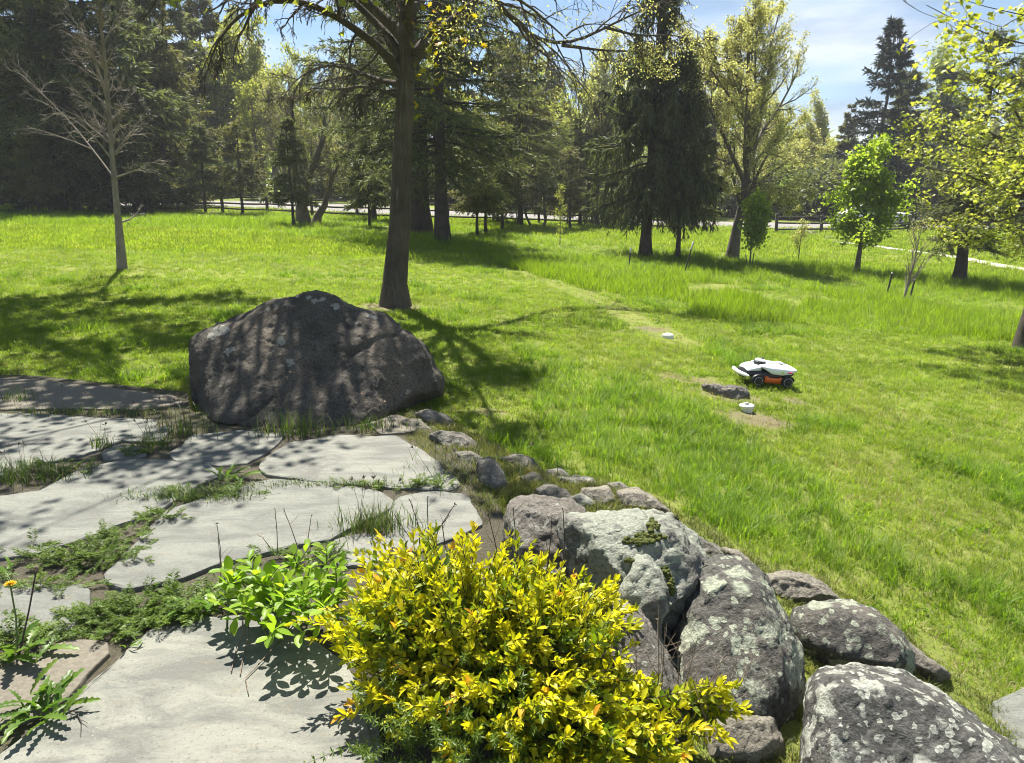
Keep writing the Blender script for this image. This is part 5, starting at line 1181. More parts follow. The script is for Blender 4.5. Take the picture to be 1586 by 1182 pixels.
LAWN_OUT = [tuple(at_z(x, y, z)[:2]) for x, y, z in ((-400,585,0),(60,584,0),(150,592,0),(290,606,0),(310,640,0),(420,655,0),(560,655,0),(680,640,-.05),(720,668,-.05),(790,705,-.08),(860,745,-.1),(930,742,-.1),(1000,756,-.1),(1045,790,-.15),(1120,830,-.18),(1180,880,-.22),(1270,895,-.3),(1330,930,-.3),(1400,972,-.36),(1480,1040,-.42),(1530,1075,-.46),(1640,1085,-.5),(1700,1250,-.5),(1200,1500,-.3),(-600,1500,0))]
TALL = [[G(x, y)[:2] for x, y in pl] for pl in (
  ((-140,329),(-140,344),(100,350),(250,354),(430,362),(600,386),(690,393),(800,419),(900,447),(980,468),(1050,470),(1060,441),(1150,440),(1255,452),(1300,468),(1420,478),(1720,492),(1720,440),(1450,425),(1200,404),(1000,388),(800,362),(500,336),(250,329)),
  ((1050,468),(1075,490),(1130,502),(1225,503),(1232,480),(1150,460),(1085,456)),
  ((1245,470),(1250,500),(1330,516),(1586,532),(1720,540),(1720,468),(1400,472)))]
LUSH = [G(x, y)[:2] for x, y in ((860,560),(960,600),(1080,660),(1240,740),(1290,800),(1220,860),(1120,800),(1000,745),(900,705),(840,640))]
PATHS = [np.array([G(x, y)[:2] for x, y in ((1290, 375), (1345, 380), (1420, 391), (1500, 402), (1586, 419), (1680, 440))])]
def near_line(xy, line, w):
    d = np.full(len(xy), 1e9)
    for a, b in zip(line[:-1], line[1:]):
        ab = b - a; t = np.clip(((xy - a) @ ab) / (ab @ ab), 0, 1); d = np.minimum(d, np.linalg.norm(xy - (a + t[:, None] * ab), axis=1))
    return d < w
mow_xy = org_m[:2] + np.array([-.1, -.25])
MOWN = [np.array([G(x, y)[:2] for x, y in l]) for l in (((690,397),(760,410),(840,428),(900,455),(960,480),(1005,505),(1045,530)),((1060,445),(1150,450),(1240,470),(1245,490)),((960,440),(1050,447),(1130,443)))]
BARE = [(G(605, 476)[:2], .6), (G(1165, 650)[:2], .34), (G(1125, 612)[:2], .36), (G(1230, 620)[:2], .12), (G(1010, 510)[:2], .3), (G(1040, 585)[:2], .25), (G(1090, 590)[:2], .25), (G(1200, 655)[:2], .2), (G(960, 490)[:2], .15), (G(760, 640)[:2], .2), (G(720, 700)[:2], .25), (G(1440, 1010)[:2], .12)]
rg = np.random.default_rng(200)
def band(y0, y1, dens, mx=.75, pad=1.6):
    n = int(dens * (y1 - y0) * (mx * (y0 + y1) + 2 * pad)); y = rg.uniform(y0, y1, n * 2); x = rg.uniform(-1, 1, n * 2) * (mx * y1 + pad); k = np.abs(x) < mx * y + pad
    return np.stack([x[k], y[k]], -1)[:n]
def vnoise(xy, s, seed=0):
    return np.array([mnoise.noise(Vector((x * s + seed, y * s, seed * .37))) for x, y in xy])
S_short = []; S_lush = []; S_tall = []; S_far = []; S_dry = []; S_clover = []
for y0, y1, dens in ((1.6, 4.5, 420), (4.5, 7, 400), (7, 10, 300), (10, 14, 190), (14, 19, 90)):
    q = band(y0, y1, dens); k = ~in_poly(q[:, 0], q[:, 1], LAWN_OUT)
    q = q[k]; tl = np.zeros(len(q), bool)
    jq = q + np.stack([vnoise(q, 1.1, 31.), vnoise(q, 1.1, 47.)], -1) * .5
    for pl in TALL: tl |= in_poly(jq[:, 0], jq[:, 1], pl)
    lu = in_poly(q[:, 0] + jq[:, 0] * 0 + (jq[:, 0] - q[:, 0]) * 1.6, q[:, 1] + (jq[:, 1] - q[:, 1]) * 1.6, LUSH) & (rg.random(len(q)) < .7)
    lu &= np.linalg.norm(q - mow_xy, axis=1) > .75
    bare = np.zeros(len(q), bool)
    for c, r in BARE: bare |= np.linalg.norm((q - c) * np.array([1, 1.3]), axis=1) < r * rg.uniform(.5, 1.25, len(q))
    for ln in MOWN: bare |= ~tl & near_line(q, ln, .34) & (rg.random(len(q)) < .85)
    S_tall.append(q[tl & (rg.random(len(q)) < min(.65, 95 / dens))])
    rest = ~tl & ~bare; vn = vnoise(q, .9, 3.) + vnoise(q, 3., 8.) * .5
    lush = rest & (lu | (vn > .42) & (np.linalg.norm(q - mow_xy, axis=1) > .9)) & (rg.random(len(q)) < .75)
    S_clover.append(q[rest & (vnoise(q, 1.6, 71.) > .25) & (rg.random(len(q)) < .12)]); S_lush.append(q[lush]); S_short.append(q[rest & ~lush]); S_dry.append(q[(bare & (rg.random(len(q)) < .28)) | (rest & (vn < -.30) & (rg.random(len(q)) < .55)) | (rest & (rg.random(len(q)) < .05))])
for y0, y1, dens in ((19, 27, 34), (27, 42, 14), (42, 46, 6)):
    q = band(y0, y1, dens); tl = np.zeros(len(q), bool)
    for pl in TALL: tl |= in_poly(q[:, 0], q[:, 1], pl)
    k = np.ones(len(q), bool)
    for ln in PATHS: k &= ~near_line(q, ln, .28)
    S_far.append(q[~tl & k]); S_tall.append(q[tl & k])
def cat(l): return np.concatenate(l)
a_ = cat(S_short); scatter('lawn_grass', 'short mown lawn grass', a_, 0, 1 + .04 * np.maximum(a_[:, 1] - 6, 0), TS['short'], 1)
a_ = cat(S_lush); scatter('long_grass', 'longer lush grass in the lawn near the stones', a_, 0, .85 + .03 * np.maximum(a_[:, 1] - 6, 0), TS['lush'], 2, .9)
a_ = cat(S_tall); scatter('meadow_grass', 'tall unmown meadow grass', a_, 0, .9 + .035 * np.maximum(a_[:, 1] - 10, 0), TS['tall'], 3, np.clip(1.15 - .012 * a_[:, 1], .6, 1.05) * np.clip(.75 + .7 * vnoise(a_, .45, 61.) + rg.normal(size=len(a_)) * .12, .3, 1.3))
a_ = cat(S_far); scatter('far_grass', 'short grass of the far meadow', a_, 0, 1.1 + .03 * np.maximum(a_[:, 1] - 19, 0), TS['far'], 4)
a_ = cat(S_clover); scatter('clover', 'low broad leaved clover and weeds in the lawn', a_, .01, 1.0, TS['clover'], 11)
a_ = cat(S_dry); scatter('dry_grass', 'straw coloured dry grass in thin spots', a_, 0, 1.0, TS['dry'], 5)
# joints of the patio and gaps between the edging stones
q = np.stack([rg.uniform(-4.2, 1.6, 60000), rg.uniform(1.5, 7.2, 60000)], -1); k = in_poly(q[:, 0], q[:, 1], PATIO)
for pl in SLABW.values():
    c = pl.mean(0); k &= ~in_poly(q[:, 0], q[:, 1], c + (pl - c) * .985)
q = q[k]; vn = vnoise(q, 2.2, 5.); q = q[(vn + rg.random(len(q)) * .6) > .02]
scatter('joint_grass', 'low grass and moss in the joints between flagstones', q, .02, .8, TS['joint'], 6)
q = np.stack([rg.uniform(-.6, 4.2, 34000), rg.uniform(1.0, 6.4, 34000)], -1); k = in_poly(q[:, 0], q[:, 1], LAWN_OUT) & ~in_poly(q[:, 0], q[:, 1], PATIO)
q = q[k]; vn = vnoise(q, 2.5, 15.); q = q[vn > -.6]
eg = [at_z(x, y, -.03)[:2] for x, y in ((600, 640), (650, 632), (760, 682), (860, 730), (990, 752), (1040, 800), (960, 800), (880, 800), (790, 775), (745, 815), (735, 780), (705, 752), (640, 690))]
q2 = np.stack([rg.uniform(-1.6, 1.4, 36000), rg.uniform(2.5, 6.5, 36000)], -1); q2 = q2[in_poly(q2[:, 0], q2[:, 1], eg)]; q2 = q2[~in_poly(q2[:, 0], q2[:, 1], SLABW['F']) & ~in_poly(q2[:, 0], q2[:, 1], SLABW['I']) & ~in_poly(q2[:, 0], q2[:, 1], SLABW['N'])]
v2 = vnoise(q2, 3., 25.); k = rg.random(len(q2)) < .5 + .5 * v2
scatter('edge_grass', 'mixed green and straw grass between patio and edging stones', q2[k], .02, 1.15, TS['joint'], 8, 1.3)
scatter('edge_straw', 'straw coloured thatch between patio and edging stones', q2[~k][::2], .01, 1.0, TS['dry'], 9)
scatter('gap_grass', 'thin dry grass in the gaps between the edging stones', q, 0, .9, TS['joint'], 7)
# ------------------------------------------------------------------ weeds on the patio
M['weed_fern'] = leaf_mat('feathery_weed', [(0, (.06, .11, .012)), (1, (.15, .22, .03))], .4, .5, 1.4)
M['weed_grass'] = leaf_mat('weed_blades', [(0, (.045, .09, .015)), (.7, (.09, .15, .025)), (1, (.20, .19, .08))], .4, .5, 1.5)
M['dandelion'] = leaf_mat('dandelion_leaf', [(0, (.06, .13, .015)), (1, (.13, .21, .03))], .4, .4, 1.5, True)
M['petal'] = leaf_mat('yellow_petals', [(0, (.75, .42, .01)), (1, (.8, .55, .02))], .3, .5, 1.2)
M['stem_dry'] = plain('dry_stalk', (.16, .12, .085), .9, nz=.3); M['stem_dark'] = plain('dark_stalk', (.05, .035, .03), .9, nz=.3)
M['stem_green'] = plain('green_stem', (.10, .14, .04), .6)
def Z0(px, py, z=0.0): return at_z(px, py, z)
def blade_weed(name, label, px, py, rad, h, nb, seed, mat_='weed_grass', w=.005, lean=.7, seeds=0, z=0.0):
    b = Z0(px, py, z); o = thing(name, label, 'weed', b); g = blade_tuft(name, nb, 1, h, w, seed, lean, segs=4)
    V = np.concatenate(g.V); r = np.random.default_rng(seed)
    sx, sy = rad if hasattr(rad, '__len__') else (rad, rad)
    # spread blade roots over the footprint
    g2 = Geo(); t = blade_tuft(name, nb, .02, h, w, seed, lean, segs=4)
    offs = np.stack([r.normal(size=nb) * sx * .5, r.normal(size=nb) * sy * .5, np.zeros(nb)], -1)
    for Vp, tp in zip(t.V, t.t):
        m = len(Vp) // nb; t_ = Vp.reshape(nb, m, 3) + offs[:, None]
        if m == 4: g2.add(t_.reshape(-1, 3), np.arange(4 * nb).reshape(nb, 4), None, tp)
        else: g2.add(t_.reshape(-1, 3), None, np.arange(3 * nb).reshape(nb, 3), tp)
    link('blades', g2.mesh('blades'), M[mat_], o)['kind'] = 'stuff'
    if seeds:
        gs = Geo()
        for _ in range(seeds):
            c = np.array([r.normal() * sx * .4, r.normal() * sy * .4, 0]); l = h * r.uniform(1.2, 1.9); d = np.array([r.normal() * .18, r.normal() * .18, 1])
            p = walk(r, c[None], d[None], [l], 6, .05, (0, 0, -.03))[0]; tubes(gs, p, np.array([.0018, .0016, .0014, .0012, .0012, .001]), 3)
            cards(gs, np.repeat(p[-1:], 6, 0) - np.array([0, 0, .0]) , r.normal(size=(6, 3)) * .5 + nrm(p[-1] - p[-2]), .03, .006, r.random(6), r)
        link('seed_stalk', gs.mesh('seed_stalk'), M['stem_dry'], o)
    return o
def feather_weed(name, label, px, py, rad, h, nf, seed):
    b = Z0(px, py); r = np.random.default_rng(seed); o = thing(name, label, 'weed', b); g = Geo(); gs = Geo()
    n = nf; sx, sy = rad; c = np.stack([r.normal(size=n) * sx * .5, r.normal(size=n) * sy * .5, np.zeros(n)], -1)
    az = np.arctan2(c[:, 1], c[:, 0]) + r.normal(size=n) * .9; e = r.uniform(.15, 1.2, n); d = np.stack([np.cos(az) * np.cos(e), np.sin(az) * np.cos(e), np.sin(e)], -1)
    L = h * r.uniform(.7, 1.6, n); p = walk(r, c, d, L, 7, .06, (0, 0, -.10)); p[..., 2] = np.maximum(p[..., 2], .006); tubes(gs, p, taper(np.full(n, .0016), .0006, 7), 3)
    k = 26; u = .15 + .85 * (np.arange(k) + r.random((n, k))) / k; cc, tt = poly_at(p, u); sgn = np.where(np.arange(k) % 2 == 0, 1., -1.)[None, :, None]
    lat = nrm(np.cross(tt, np.array([0, 0, 1.]))) * sgn; dd = tt * .6 + lat + r.normal(size=tt.shape) * .25
    ln = (L[:, None] * .28 * np.sin(np.clip(u, 0, 1) * 2.6 + .25)).ravel()
    C = cc.reshape(-1, 3); D = dd.reshape(-1, 3); t0 = np.repeat(np.clip(r.normal(size=n) * .2 + .45, 0, 1), k)
    cards(g, C, D, ln, ln * .22, t0, r, .5, .1)
    for q in (.45, .75):
        for s in (-1, 1):
            lat2 = nrm(np.cross(nrm(D), np.array([0, 0, 1.]))); cards(g, C + nrm(D) * (ln * q)[:, None], nrm(D) * .7 + lat2 * s, ln * .42, ln * .12, t0, r, .5, .1)
    link('stem', gs.mesh('stem'), M['stem_green'], o)['kind'] = 'stuff'; link('fronds', g.mesh('fronds'), M['weed_fern'], o); return o
def toothed_leaf(name, seed):
    r = np.random.default_rng(seed); n = 7; V = []; T = []; xs_ = np.linspace(0, 1, 2 * n + 1)
    for i, x in enumerate(xs_):
        w = .17 * math.sin(min(1, x * .95 + .04) * math.pi) ** .6 * (1.0 if i % 2 else .45) * (.5 + x * .7); z = .32 * x - .38 * x * x
        V += [(x, w, z + w * .35), (x, 0, z), (x, -w, z + w * .35)]
    for i in range(2 * n):
        a = 3 * i
        T += [(a, a + 1, a + 4), (a, a + 4, a + 3), (a + 1, a + 2, a + 5), (a + 1, a + 5, a + 4)]
    return new_mesh(name, np.array(V), [np.array(T)], True)
dl = [toothed_leaf('leaf', s) for s in range(2)]
for me in dl: me.materials.append(M['dandelion'])
def dandelion(label, px, py, n, size, seed, flower=0, spread=.03, bud=0, az_r=(0, 6.28)):
    b = Z0(px, py); r = np.random.default_rng(seed); o = thing('dandelion', label, 'weed', b)
    for i in range(n):
        l = bpy.data.objects.new('leaf', dl[i % 2]); COL.objects.link(l); l.parent = o
        l.location = (r.normal() * spread, r.normal() * spread * .6, .004); l.rotation_euler = (r.normal() * .25, -r.uniform(.05, .95), r.uniform(*az_r)); s = size * r.uniform(.6, 1.15); l.scale = (s, s * r.uniform(.6, .95), s)
    for f in range(flower + bud):
        g = Geo(); top = np.array([(.0, .03, .30), (.085, .06, .34)][f % 2]); p = np.array([(0, 0, 0), top * .5 + np.array([.01, 0, .02]), top]); tubes(g, p, np.array([.0035, .003, .003]), 6); st = link('stalk', g.mesh('stalk', smooth=True), M['stem_green'] if f < flower else M['stem_dark'], o)
        g = Geo()
        if f < flower:
            for ring, (k, L, el) in enumerate(((16, .024, .1), (14, .019, .45), (10, .012, .9))):
                a = np.arange(k) * 2 * math.pi / k + ring * .2; cards(g, np.repeat(top[None], k, 0), np.stack([np.cos(a) * math.cos(el), np.sin(a) * math.cos(el), np.full(k, math.sin(el))], -1), L, .006, r.random(k), r, 1, .05)
            link('flower', g.mesh('flower'), M['petal'], st)
            g = Geo(); lathe(g, [(.002, -.012), (.006, -.006), (.006, 0), (.001, .002)], 8, org=top); link('flower_base', g.mesh('flower_base'), M['stem_green'], st)
        else:
            lathe(g, [(.002, -.01), (.008, 0), (.009, .008), (.005, .016), (.001, .018)], 10, org=top); link('seed_bud', g.mesh('seed_bud'), M['stem_dry'], st)
    return o
feather_weed('feathery_weed', 'dark feathery weed clump between the two large middle flagstones at the left', 135, 862, (.28, .10), .07, 130, 301)
feather_weed('feathery_weed', 'low feathery weed creeping up the joint above the darker clump', 190, 828, (.11, .08), .07, 40, 302)
feather_weed('feathery_weed', 'largest feathery weed clump, at the corner where four flagstones meet', 205, 955, (.24, .13), .075, 170, 303)
feather_weed('feathery_weed', 'feathery weed strip leading from the largest clump to the bright green shrub', 292, 938, (.18, .09), .09, 60, 304)
feather_weed('feathery_weed', 'feathery weed at the left edge beside the flowering dandelion', 18, 1000, (.10, .10), .10, 26, 305)
blade_weed('grass_clump', 'grassy weed clump at the left edge by the upper flagstones', 40, 738, (.36, .16), .14, 420, 311, lean=.9, seeds=5)
blade_weed('grass_clump', 'grass tuft growing by the palest flagstone, behind the yellow shrub', 580, 818, (.20, .13), .15, 360, 312, lean=.75, seeds=6)
blade_weed('grass_clump', 'grass tuft in the joint beside the small bright triangular stone', 235, 690, (.16, .12), .13, 150, 313, lean=.9, seeds=6)
blade_weed('grass_clump', 'thin tall grass standing against the left foot of the big boulder', 285, 672, (.22, .14), .22, 130, 314, lean=.5, seeds=10)
blade_weed('grass_clump', 'yellowish tall grass against the front of the big boulder', 458, 672, (.24, .10), .24, 170, 315, lean=.55, seeds=8)
blade_weed('grass_clump', 'grass fringe at the right front of the big boulder', 570, 664, (.30, .08), .16, 140, 316, lean=.7, seeds=6)
blade_weed('grass_clump', 'dark spiky tuft left of the small bright triangular stone', 158, 692, (.08, .05), .14, 70, 317, lean=.5, seeds=3)
blade_weed('grass_clump', 'short weed fringe along the joint below the big sunlit slab', 520, 752, (.60, .05), .06, 520, 318, lean=1.1)
blade_weed('grass_clump', 'weedy joint strip between the middle slabs, below the toothed leaves', 300, 768, (.36, .10), .08, 800, 319, lean=1.2)
blade_weed('grass_clump', 'dry grass patch right of the sunlit slab among the edging stones', 720, 745, (.40, .32), .16, 420, 320, 'weed_grass', lean=.9, seeds=10, z=-.05)
blade_weed('grass_clump', 'faded grass strip across the patio at the far left', 150, 640, (.9, .12), .10, 380, 321, lean=1.0, seeds=6)
blade_weed('grass_clump', 'straw tuft at the far left corner of the patio', 25, 620, (.20, .10), .16, 90, 322, 'weed_grass', lean=.5, seeds=6)
dandelion('dandelion with one yellow flower and a dry bud stalk at the left edge', 28, 1022, 12, .17, 331, 1, .035, 1, (-1.2, 2.4))
dandelion('large rosette of pale toothed leaves in the lower left joint', 62, 1100, 30, .145, 332, 0, .06, 0)
dandelion('upright toothed leaves in the joint above the middle slab', 358, 742, 13, .14, 333, 0, .035, 0)
dandelion('darker toothed rosette between the feathery weeds and the bright green shrub', 318, 948, 12, .16, 334)
dandelion('tiny toothed rosette at the tip of the lower slab', 212, 1000, 6, .07, 335)
dandelion('small bright rosette at the right corner of the sunlit slab', 683, 745, 8, .07, 336)
dandelion('pale rosette at the left end of the dark clump joint', 12, 893, 8, .12, 337)
# ------------------------------------------------------------------ bright green shrub
M['shrub_leaf'] = leaf_mat('bright_shrub_leaf', [(0, (.13, .24, .014)), (1, (.24, .34, .025))], .5, .45, 1.6, True)
def oval_leaf(name, wmax, fold, droop):
    V = []; T = []; xs_ = (0, .15, .4, .7, .9, 1)
    for x in xs_:
        w = wmax * (math.sin(math.pi * x ** 1.25) ** .8 if 0 < x < 1 else 0); z = -droop * x * x
        V += [(x, w, z + w * fold), (x, 0, z), (x, -w, z + w * fold)]
    for i in range(len(xs_) - 1):
        a = 3 * i; T += [(a, a + 1, a + 4), (a, a + 4, a + 3), (a + 1, a + 2, a + 5), (a + 1, a + 5, a + 4)]
    return new_mesh(name, np.array(V), [np.array(T)], True)
ol = [oval_leaf('leaf', .24, .35, .15), oval_leaf('leaf', .21, .5, .3), oval_leaf('leaf', .27, .25, .05)]
for me in ol: me.materials.append(M['shrub_leaf'])
gsb = Z0(440, 965); gshrub = thing('green_shrub', 'bright green broad leaved shrub left of the yellow one', 'shrub', gsb); r = np.random.default_rng(341); sg = Geo()
tips = [(345,880,2.75),(360,890,2.7),(335,930,2.62),(385,870,2.75),(400,905,2.6),(430,880,2.7),(455,860,2.75),(480,845,2.8),(505,850,2.75),(520,880,2.65),(495,900,2.55),(470,915,2.5),(440,930,2.5),(410,940,2.5),(375,935,2.55),(470,950,2.4),(455,985,2.35),(500,945,2.4),(530,910,2.6),(360,960,2.5),(420,985,2.35),(540,870,2.8),(390,880,2.65),(450,900,2.6),(350,905,2.6),(480,880,2.65)]
nleaf = 0
for (x, y, Y_) in tips:
    t = P(x, y, Y_); t[2] = max(t[2], .06); s = gsb + np.array([r.normal() * .10 + (t[0] - gsb[0]) * .35, r.normal() * .08, 0]); m_ = (s + t) / 2 + np.array([0, 0, .05]); pth = np.array([s, s * .6 + m_ * .4, m_, m_ * .45 + t * .55, t]); tubes(sg, pth, np.array([.005, .0045, .004, .003, .002]), 5)
    for k in range(14):
        u = .25 + .75 * k / 13; c, tn = poly_at(pth[None], np.array([[u]])); c = c[0, 0]; tn = tn[0, 0]; a = k * 2.4 + r.normal() * .3
        l = bpy.data.objects.new('leaf', ol[r.integers(3)]); COL.objects.link(l); l.parent = gshrub; s_ = r.uniform(.05, .09) * (1.1 - .35 * (k / 13))
        side = nrm(np.cross(tn, [0, 0, 1.])); up2 = np.cross(side, tn); d = tn * .55 + (side * math.cos(a) + up2 * math.sin(a)) * .8 + np.array([0, 0, .25])
        q = Vector(d.tolist()).to_track_quat('X', 'Z'); l.location = tuple(c - gsb); l.rotation_mode = 'QUATERNION'; l.rotation_quaternion = q; l.scale = (s_,) * 3; nleaf += 1
link('stem', sg.mesh('stem', gsb, True), M['stem_green'], gshrub)
# ------------------------------------------------------------------ golden shrub
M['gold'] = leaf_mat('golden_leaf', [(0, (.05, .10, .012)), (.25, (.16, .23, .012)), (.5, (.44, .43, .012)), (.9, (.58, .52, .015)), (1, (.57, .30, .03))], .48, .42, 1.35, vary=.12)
M['gold_one'] = leaf_mat('golden_single_leaf', [(0, (.28, .34, .012)), (.5, (.49, .46, .012)), (.92, (.62, .54, .015)), (1, (.60, .27, .03))], .42, .42, 1.35, True, vary=.12)
LUMPS = [((700, 945, 2.36), (.47, .36, .29), 290), ((865, 985, 2.24), (.30, .30, .26), 170), ((790, 1080, 2.05), (.42, .28, .22), 190), ((610, 985, 2.25), (.22, .24, .22), 90), ((990, 1120, 2.02), (.20, .18, .14), 38), ((1105, 1110, 2.10), (.12, .12, .12), 26), ((930, 960, 2.45), (.14, .14, .14), 36), ((900, 1150, 1.9), (.26, .2, .16), 90), ((1000, 1170, 1.85), (.16, .12, .10), 40), ((600, 1085, 2.1), (.16, .18, .14), 18)]
gb = Z0(760, 1120); gold = thing('golden_shrub', 'large golden yellow leaved shrub with orange tips in the centre foreground', 'shrub', gb); r = np.random.default_rng(351)
sgm = Geo(); LC = []; 
PP = []; 
for (px, py, Y_), rad, n in LUMPS:
    c = P(px, py, Y_); rad = np.array(rad); v = nrm(r.normal(size=(n, 3)) + np.array([0, -.15, .35])); low = v[:, 2] < -.35; v[low, 2] *= -.3
    tip = c + v * rad * (r.uniform(.55, 1.06, (n, 1)) + (r.random((n, 1)) < .06) * .14); tip[:, 2] = np.maximum(tip[:, 2], .05)
    base = np.stack([c[0] + r.normal(size=n) * rad[0] * .25, c[1] + r.normal(size=n) * rad[1] * .25, np.full(n, -.02)], -1); base = base * .6 + (gb + np.array([0, .12, 0])) * .4; base[:, 2] = -.02
    mid = base * .35 + tip * .65 + r.normal(size=(n, 3)) * .03; mid[:, 2] = np.minimum(mid[:, 2] + .03, tip[:, 2] + .02)
    t = np.linspace(0, 1, 8)[None, :, None]; p = base[:, None] * (1 - t) ** 2 + mid[:, None] * 2 * t * (1 - t) + tip[:, None] * t ** 2 + r.normal(size=(n, 8, 3)) * .006; PP.append(p)
PP = np.concatenate(PP); ns = len(PP); tubes(sgm, PP, taper(np.full(ns, .0028), .0010, 8), 4)
link('stem', sgm.mesh('stem', gb, True), M['twig'], gold)
k = 22; u = np.clip(.50 + .50 * (np.arange(k) / (k - 1)) ** .8 + r.normal(size=(ns, k)) * .012, .3, .999); C, Tn = poly_at(PP, u)
a = np.arange(k) * 2.4 + r.uniform(0, 6.28, (ns, 1)); side = nrm(np.cross(Tn, np.array([.3, .2, 1.]))); up2 = np.cross(side, Tn)
spread = (1.05 - .65 * ((u - .5) * 2).clip(0, 1) ** 2)[..., None]; D = Tn * (1.15 - spread * .6) + (side * np.cos(a)[..., None] + up2 * np.sin(a)[..., None]) * spread + np.array([0, 0, .15])
Ls = (.039 - .012 * ((u - .5) * 2).clip(0, 1) ** 3) * r.uniform(.45, 1.3, (ns, k)); shoot_t = r.normal(size=(ns, 1)) * .15
tip_or = (r.random((ns, 1)) < .13) * np.where(np.arange(k)[None] >= k - 4, .26, 0.0)
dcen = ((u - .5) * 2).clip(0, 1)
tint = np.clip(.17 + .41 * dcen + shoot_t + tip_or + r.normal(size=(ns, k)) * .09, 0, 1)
C = C.reshape(-1, 3); D = nrm(D.reshape(-1, 3)); Ls = Ls.ravel(); tint = tint.ravel(); pxg, pyg, dg_ = project(C)
hidden = np.zeros(len(C)); score = Ls / dg_ + (C[:, 2] > .2) * .002 + r.random(len(C)) * .004 + (tint > .5) * .004
order = np.argsort(-score); one = order[:300]; rest = order[300:]
gl1 = [oval_leaf('leaf', .22, .35, .2), oval_leaf('leaf', .25, .3, .1)]
for me in gl1: me.materials.append(M['gold_one'])
for i in one:
    l = bpy.data.objects.new('leaf', gl1[i % 2]); COL.objects.link(l); l.parent = gold; l.location = tuple(C[i] - gb); l.rotation_mode = 'QUATERNION'; l.rotation_quaternion = Vector(D[i].tolist()).to_track_quat('X', 'Z'); l.scale = (Ls[i] * 1.1,) * 3
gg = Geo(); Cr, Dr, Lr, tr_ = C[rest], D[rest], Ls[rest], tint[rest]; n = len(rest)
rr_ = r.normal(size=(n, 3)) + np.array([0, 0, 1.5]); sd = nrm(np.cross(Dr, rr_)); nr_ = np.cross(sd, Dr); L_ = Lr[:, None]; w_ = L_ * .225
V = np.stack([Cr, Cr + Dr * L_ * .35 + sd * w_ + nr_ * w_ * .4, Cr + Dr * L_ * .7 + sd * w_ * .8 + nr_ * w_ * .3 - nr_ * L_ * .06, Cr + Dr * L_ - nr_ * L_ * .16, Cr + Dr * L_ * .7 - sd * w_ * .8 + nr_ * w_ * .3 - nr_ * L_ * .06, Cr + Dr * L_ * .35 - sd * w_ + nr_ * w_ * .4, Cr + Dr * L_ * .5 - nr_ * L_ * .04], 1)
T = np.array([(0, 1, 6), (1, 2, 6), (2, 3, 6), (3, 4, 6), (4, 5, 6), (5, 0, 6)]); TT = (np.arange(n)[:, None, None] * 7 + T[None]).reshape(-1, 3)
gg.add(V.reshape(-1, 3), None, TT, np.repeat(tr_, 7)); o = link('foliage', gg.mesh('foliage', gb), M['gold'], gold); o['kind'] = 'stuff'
# fine green weed growing up through its shaded side
r = np.random.default_rng(361); wb_ = Z0(730, 1150); o = thing('bedstraw', 'fine dark green weed with narrow whorled leaves under the yellow shrub', 'weed', wb_); g = Geo(); gs = Geo(); n = 60
c = np.stack([r.uniform(-.32, .34, n), r.uniform(-.16, .22, n), np.zeros(n)], -1) + wb_; p = walk(r, c, r.normal(size=(n, 3)) * .3 + np.array([0, -.35, 1]), r.uniform(.18, .38, n), 8, .08, (0, 0, -.04)); tubes(gs, p, taper(np.full(n, .0015), .0007, 8), 3)
for u in np.linspace(.2, 1, 11):
    cc, tt = poly_at(p, np.full((n, 1), u)); cc = cc[:, 0]; tt = tt[:, 0]; sd = nrm(np.cross(tt, [0, .3, 1.])); u2 = np.cross(sd, tt)
    for kk in range(6):
        a = kk * 1.047 + u * 3; cards(g, cc, tt * .25 + sd * math.cos(a) + u2 * math.sin(a), .026 * (1.2 - .5 * u), .005, r.random(n), r, .3, .1)
link('stem', gs.mesh('stem', wb_), M['stem_green'], o)['kind'] = 'stuff'; link('leaves', g.mesh('leaves', wb_), M['weed_fern'], o)
# bare stalks
def stalks(label, lst, seed, m_='stem_dark', twigs=3, name='dry_stalk'):
    r = np.random.default_rng(seed); b = P(*lst[0][0], lst[0][2]); b[2] = max(b[2], 0); o = thing(name, label, 'dry stem', b); g = Geo()
    for (p0, p1, Y_) in lst:
        a = P(*p0, Y_); t = P(*p1, Y_ + .05); mm = (a + t) / 2 + r.normal(size=3) * .015; q = np.array([a, a * .5 + mm * .5, mm, mm * .5 + t * .5, t]); tubes(g, q, np.array([.0022, .002, .0018, .0016, .0014]), 4)
        R_ = np.full((1, 5), .0016); s = spawn(r, q[None], R_, twigs, .35, .95, (.4, 1.0), .45, np.array([np.linalg.norm(t - a)])); tubes(g, walk(r, s[0], s[1], s[2], 5, .12, (0, 0, .02)), taper(s[3] * .7, .0006, 5), 3)
        cards(g, np.repeat(t[None], 4, 0), r.normal(size=(4, 3)) * .6 + nrm(t - mm), .012, .004, r.random(4), r)
    link('stalk', g.mesh('stalk', b), M[m_], o)
stalks('dark dead flower stalks against the palest flagstone', [((650, 850), (635, 775), 2.75), ((665, 850), (662, 772), 2.75), ((690, 850), (704, 782), 2.75), ((640, 840), (612, 800), 2.72), ((672, 845), (694, 800), 2.75)], 371)
stalks('thin dry grass stalks on the slab left of the bright green shrub', [((342, 900), (336, 812), 2.85), ((350, 905), (338, 835), 2.82), ((420, 850), (400, 830), 2.9), ((430, 860), (426, 790), 2.95), ((462, 850), (440, 790), 2.95), ((470, 850), (482, 800), 2.95)], 372, 'stem_dry', 2)
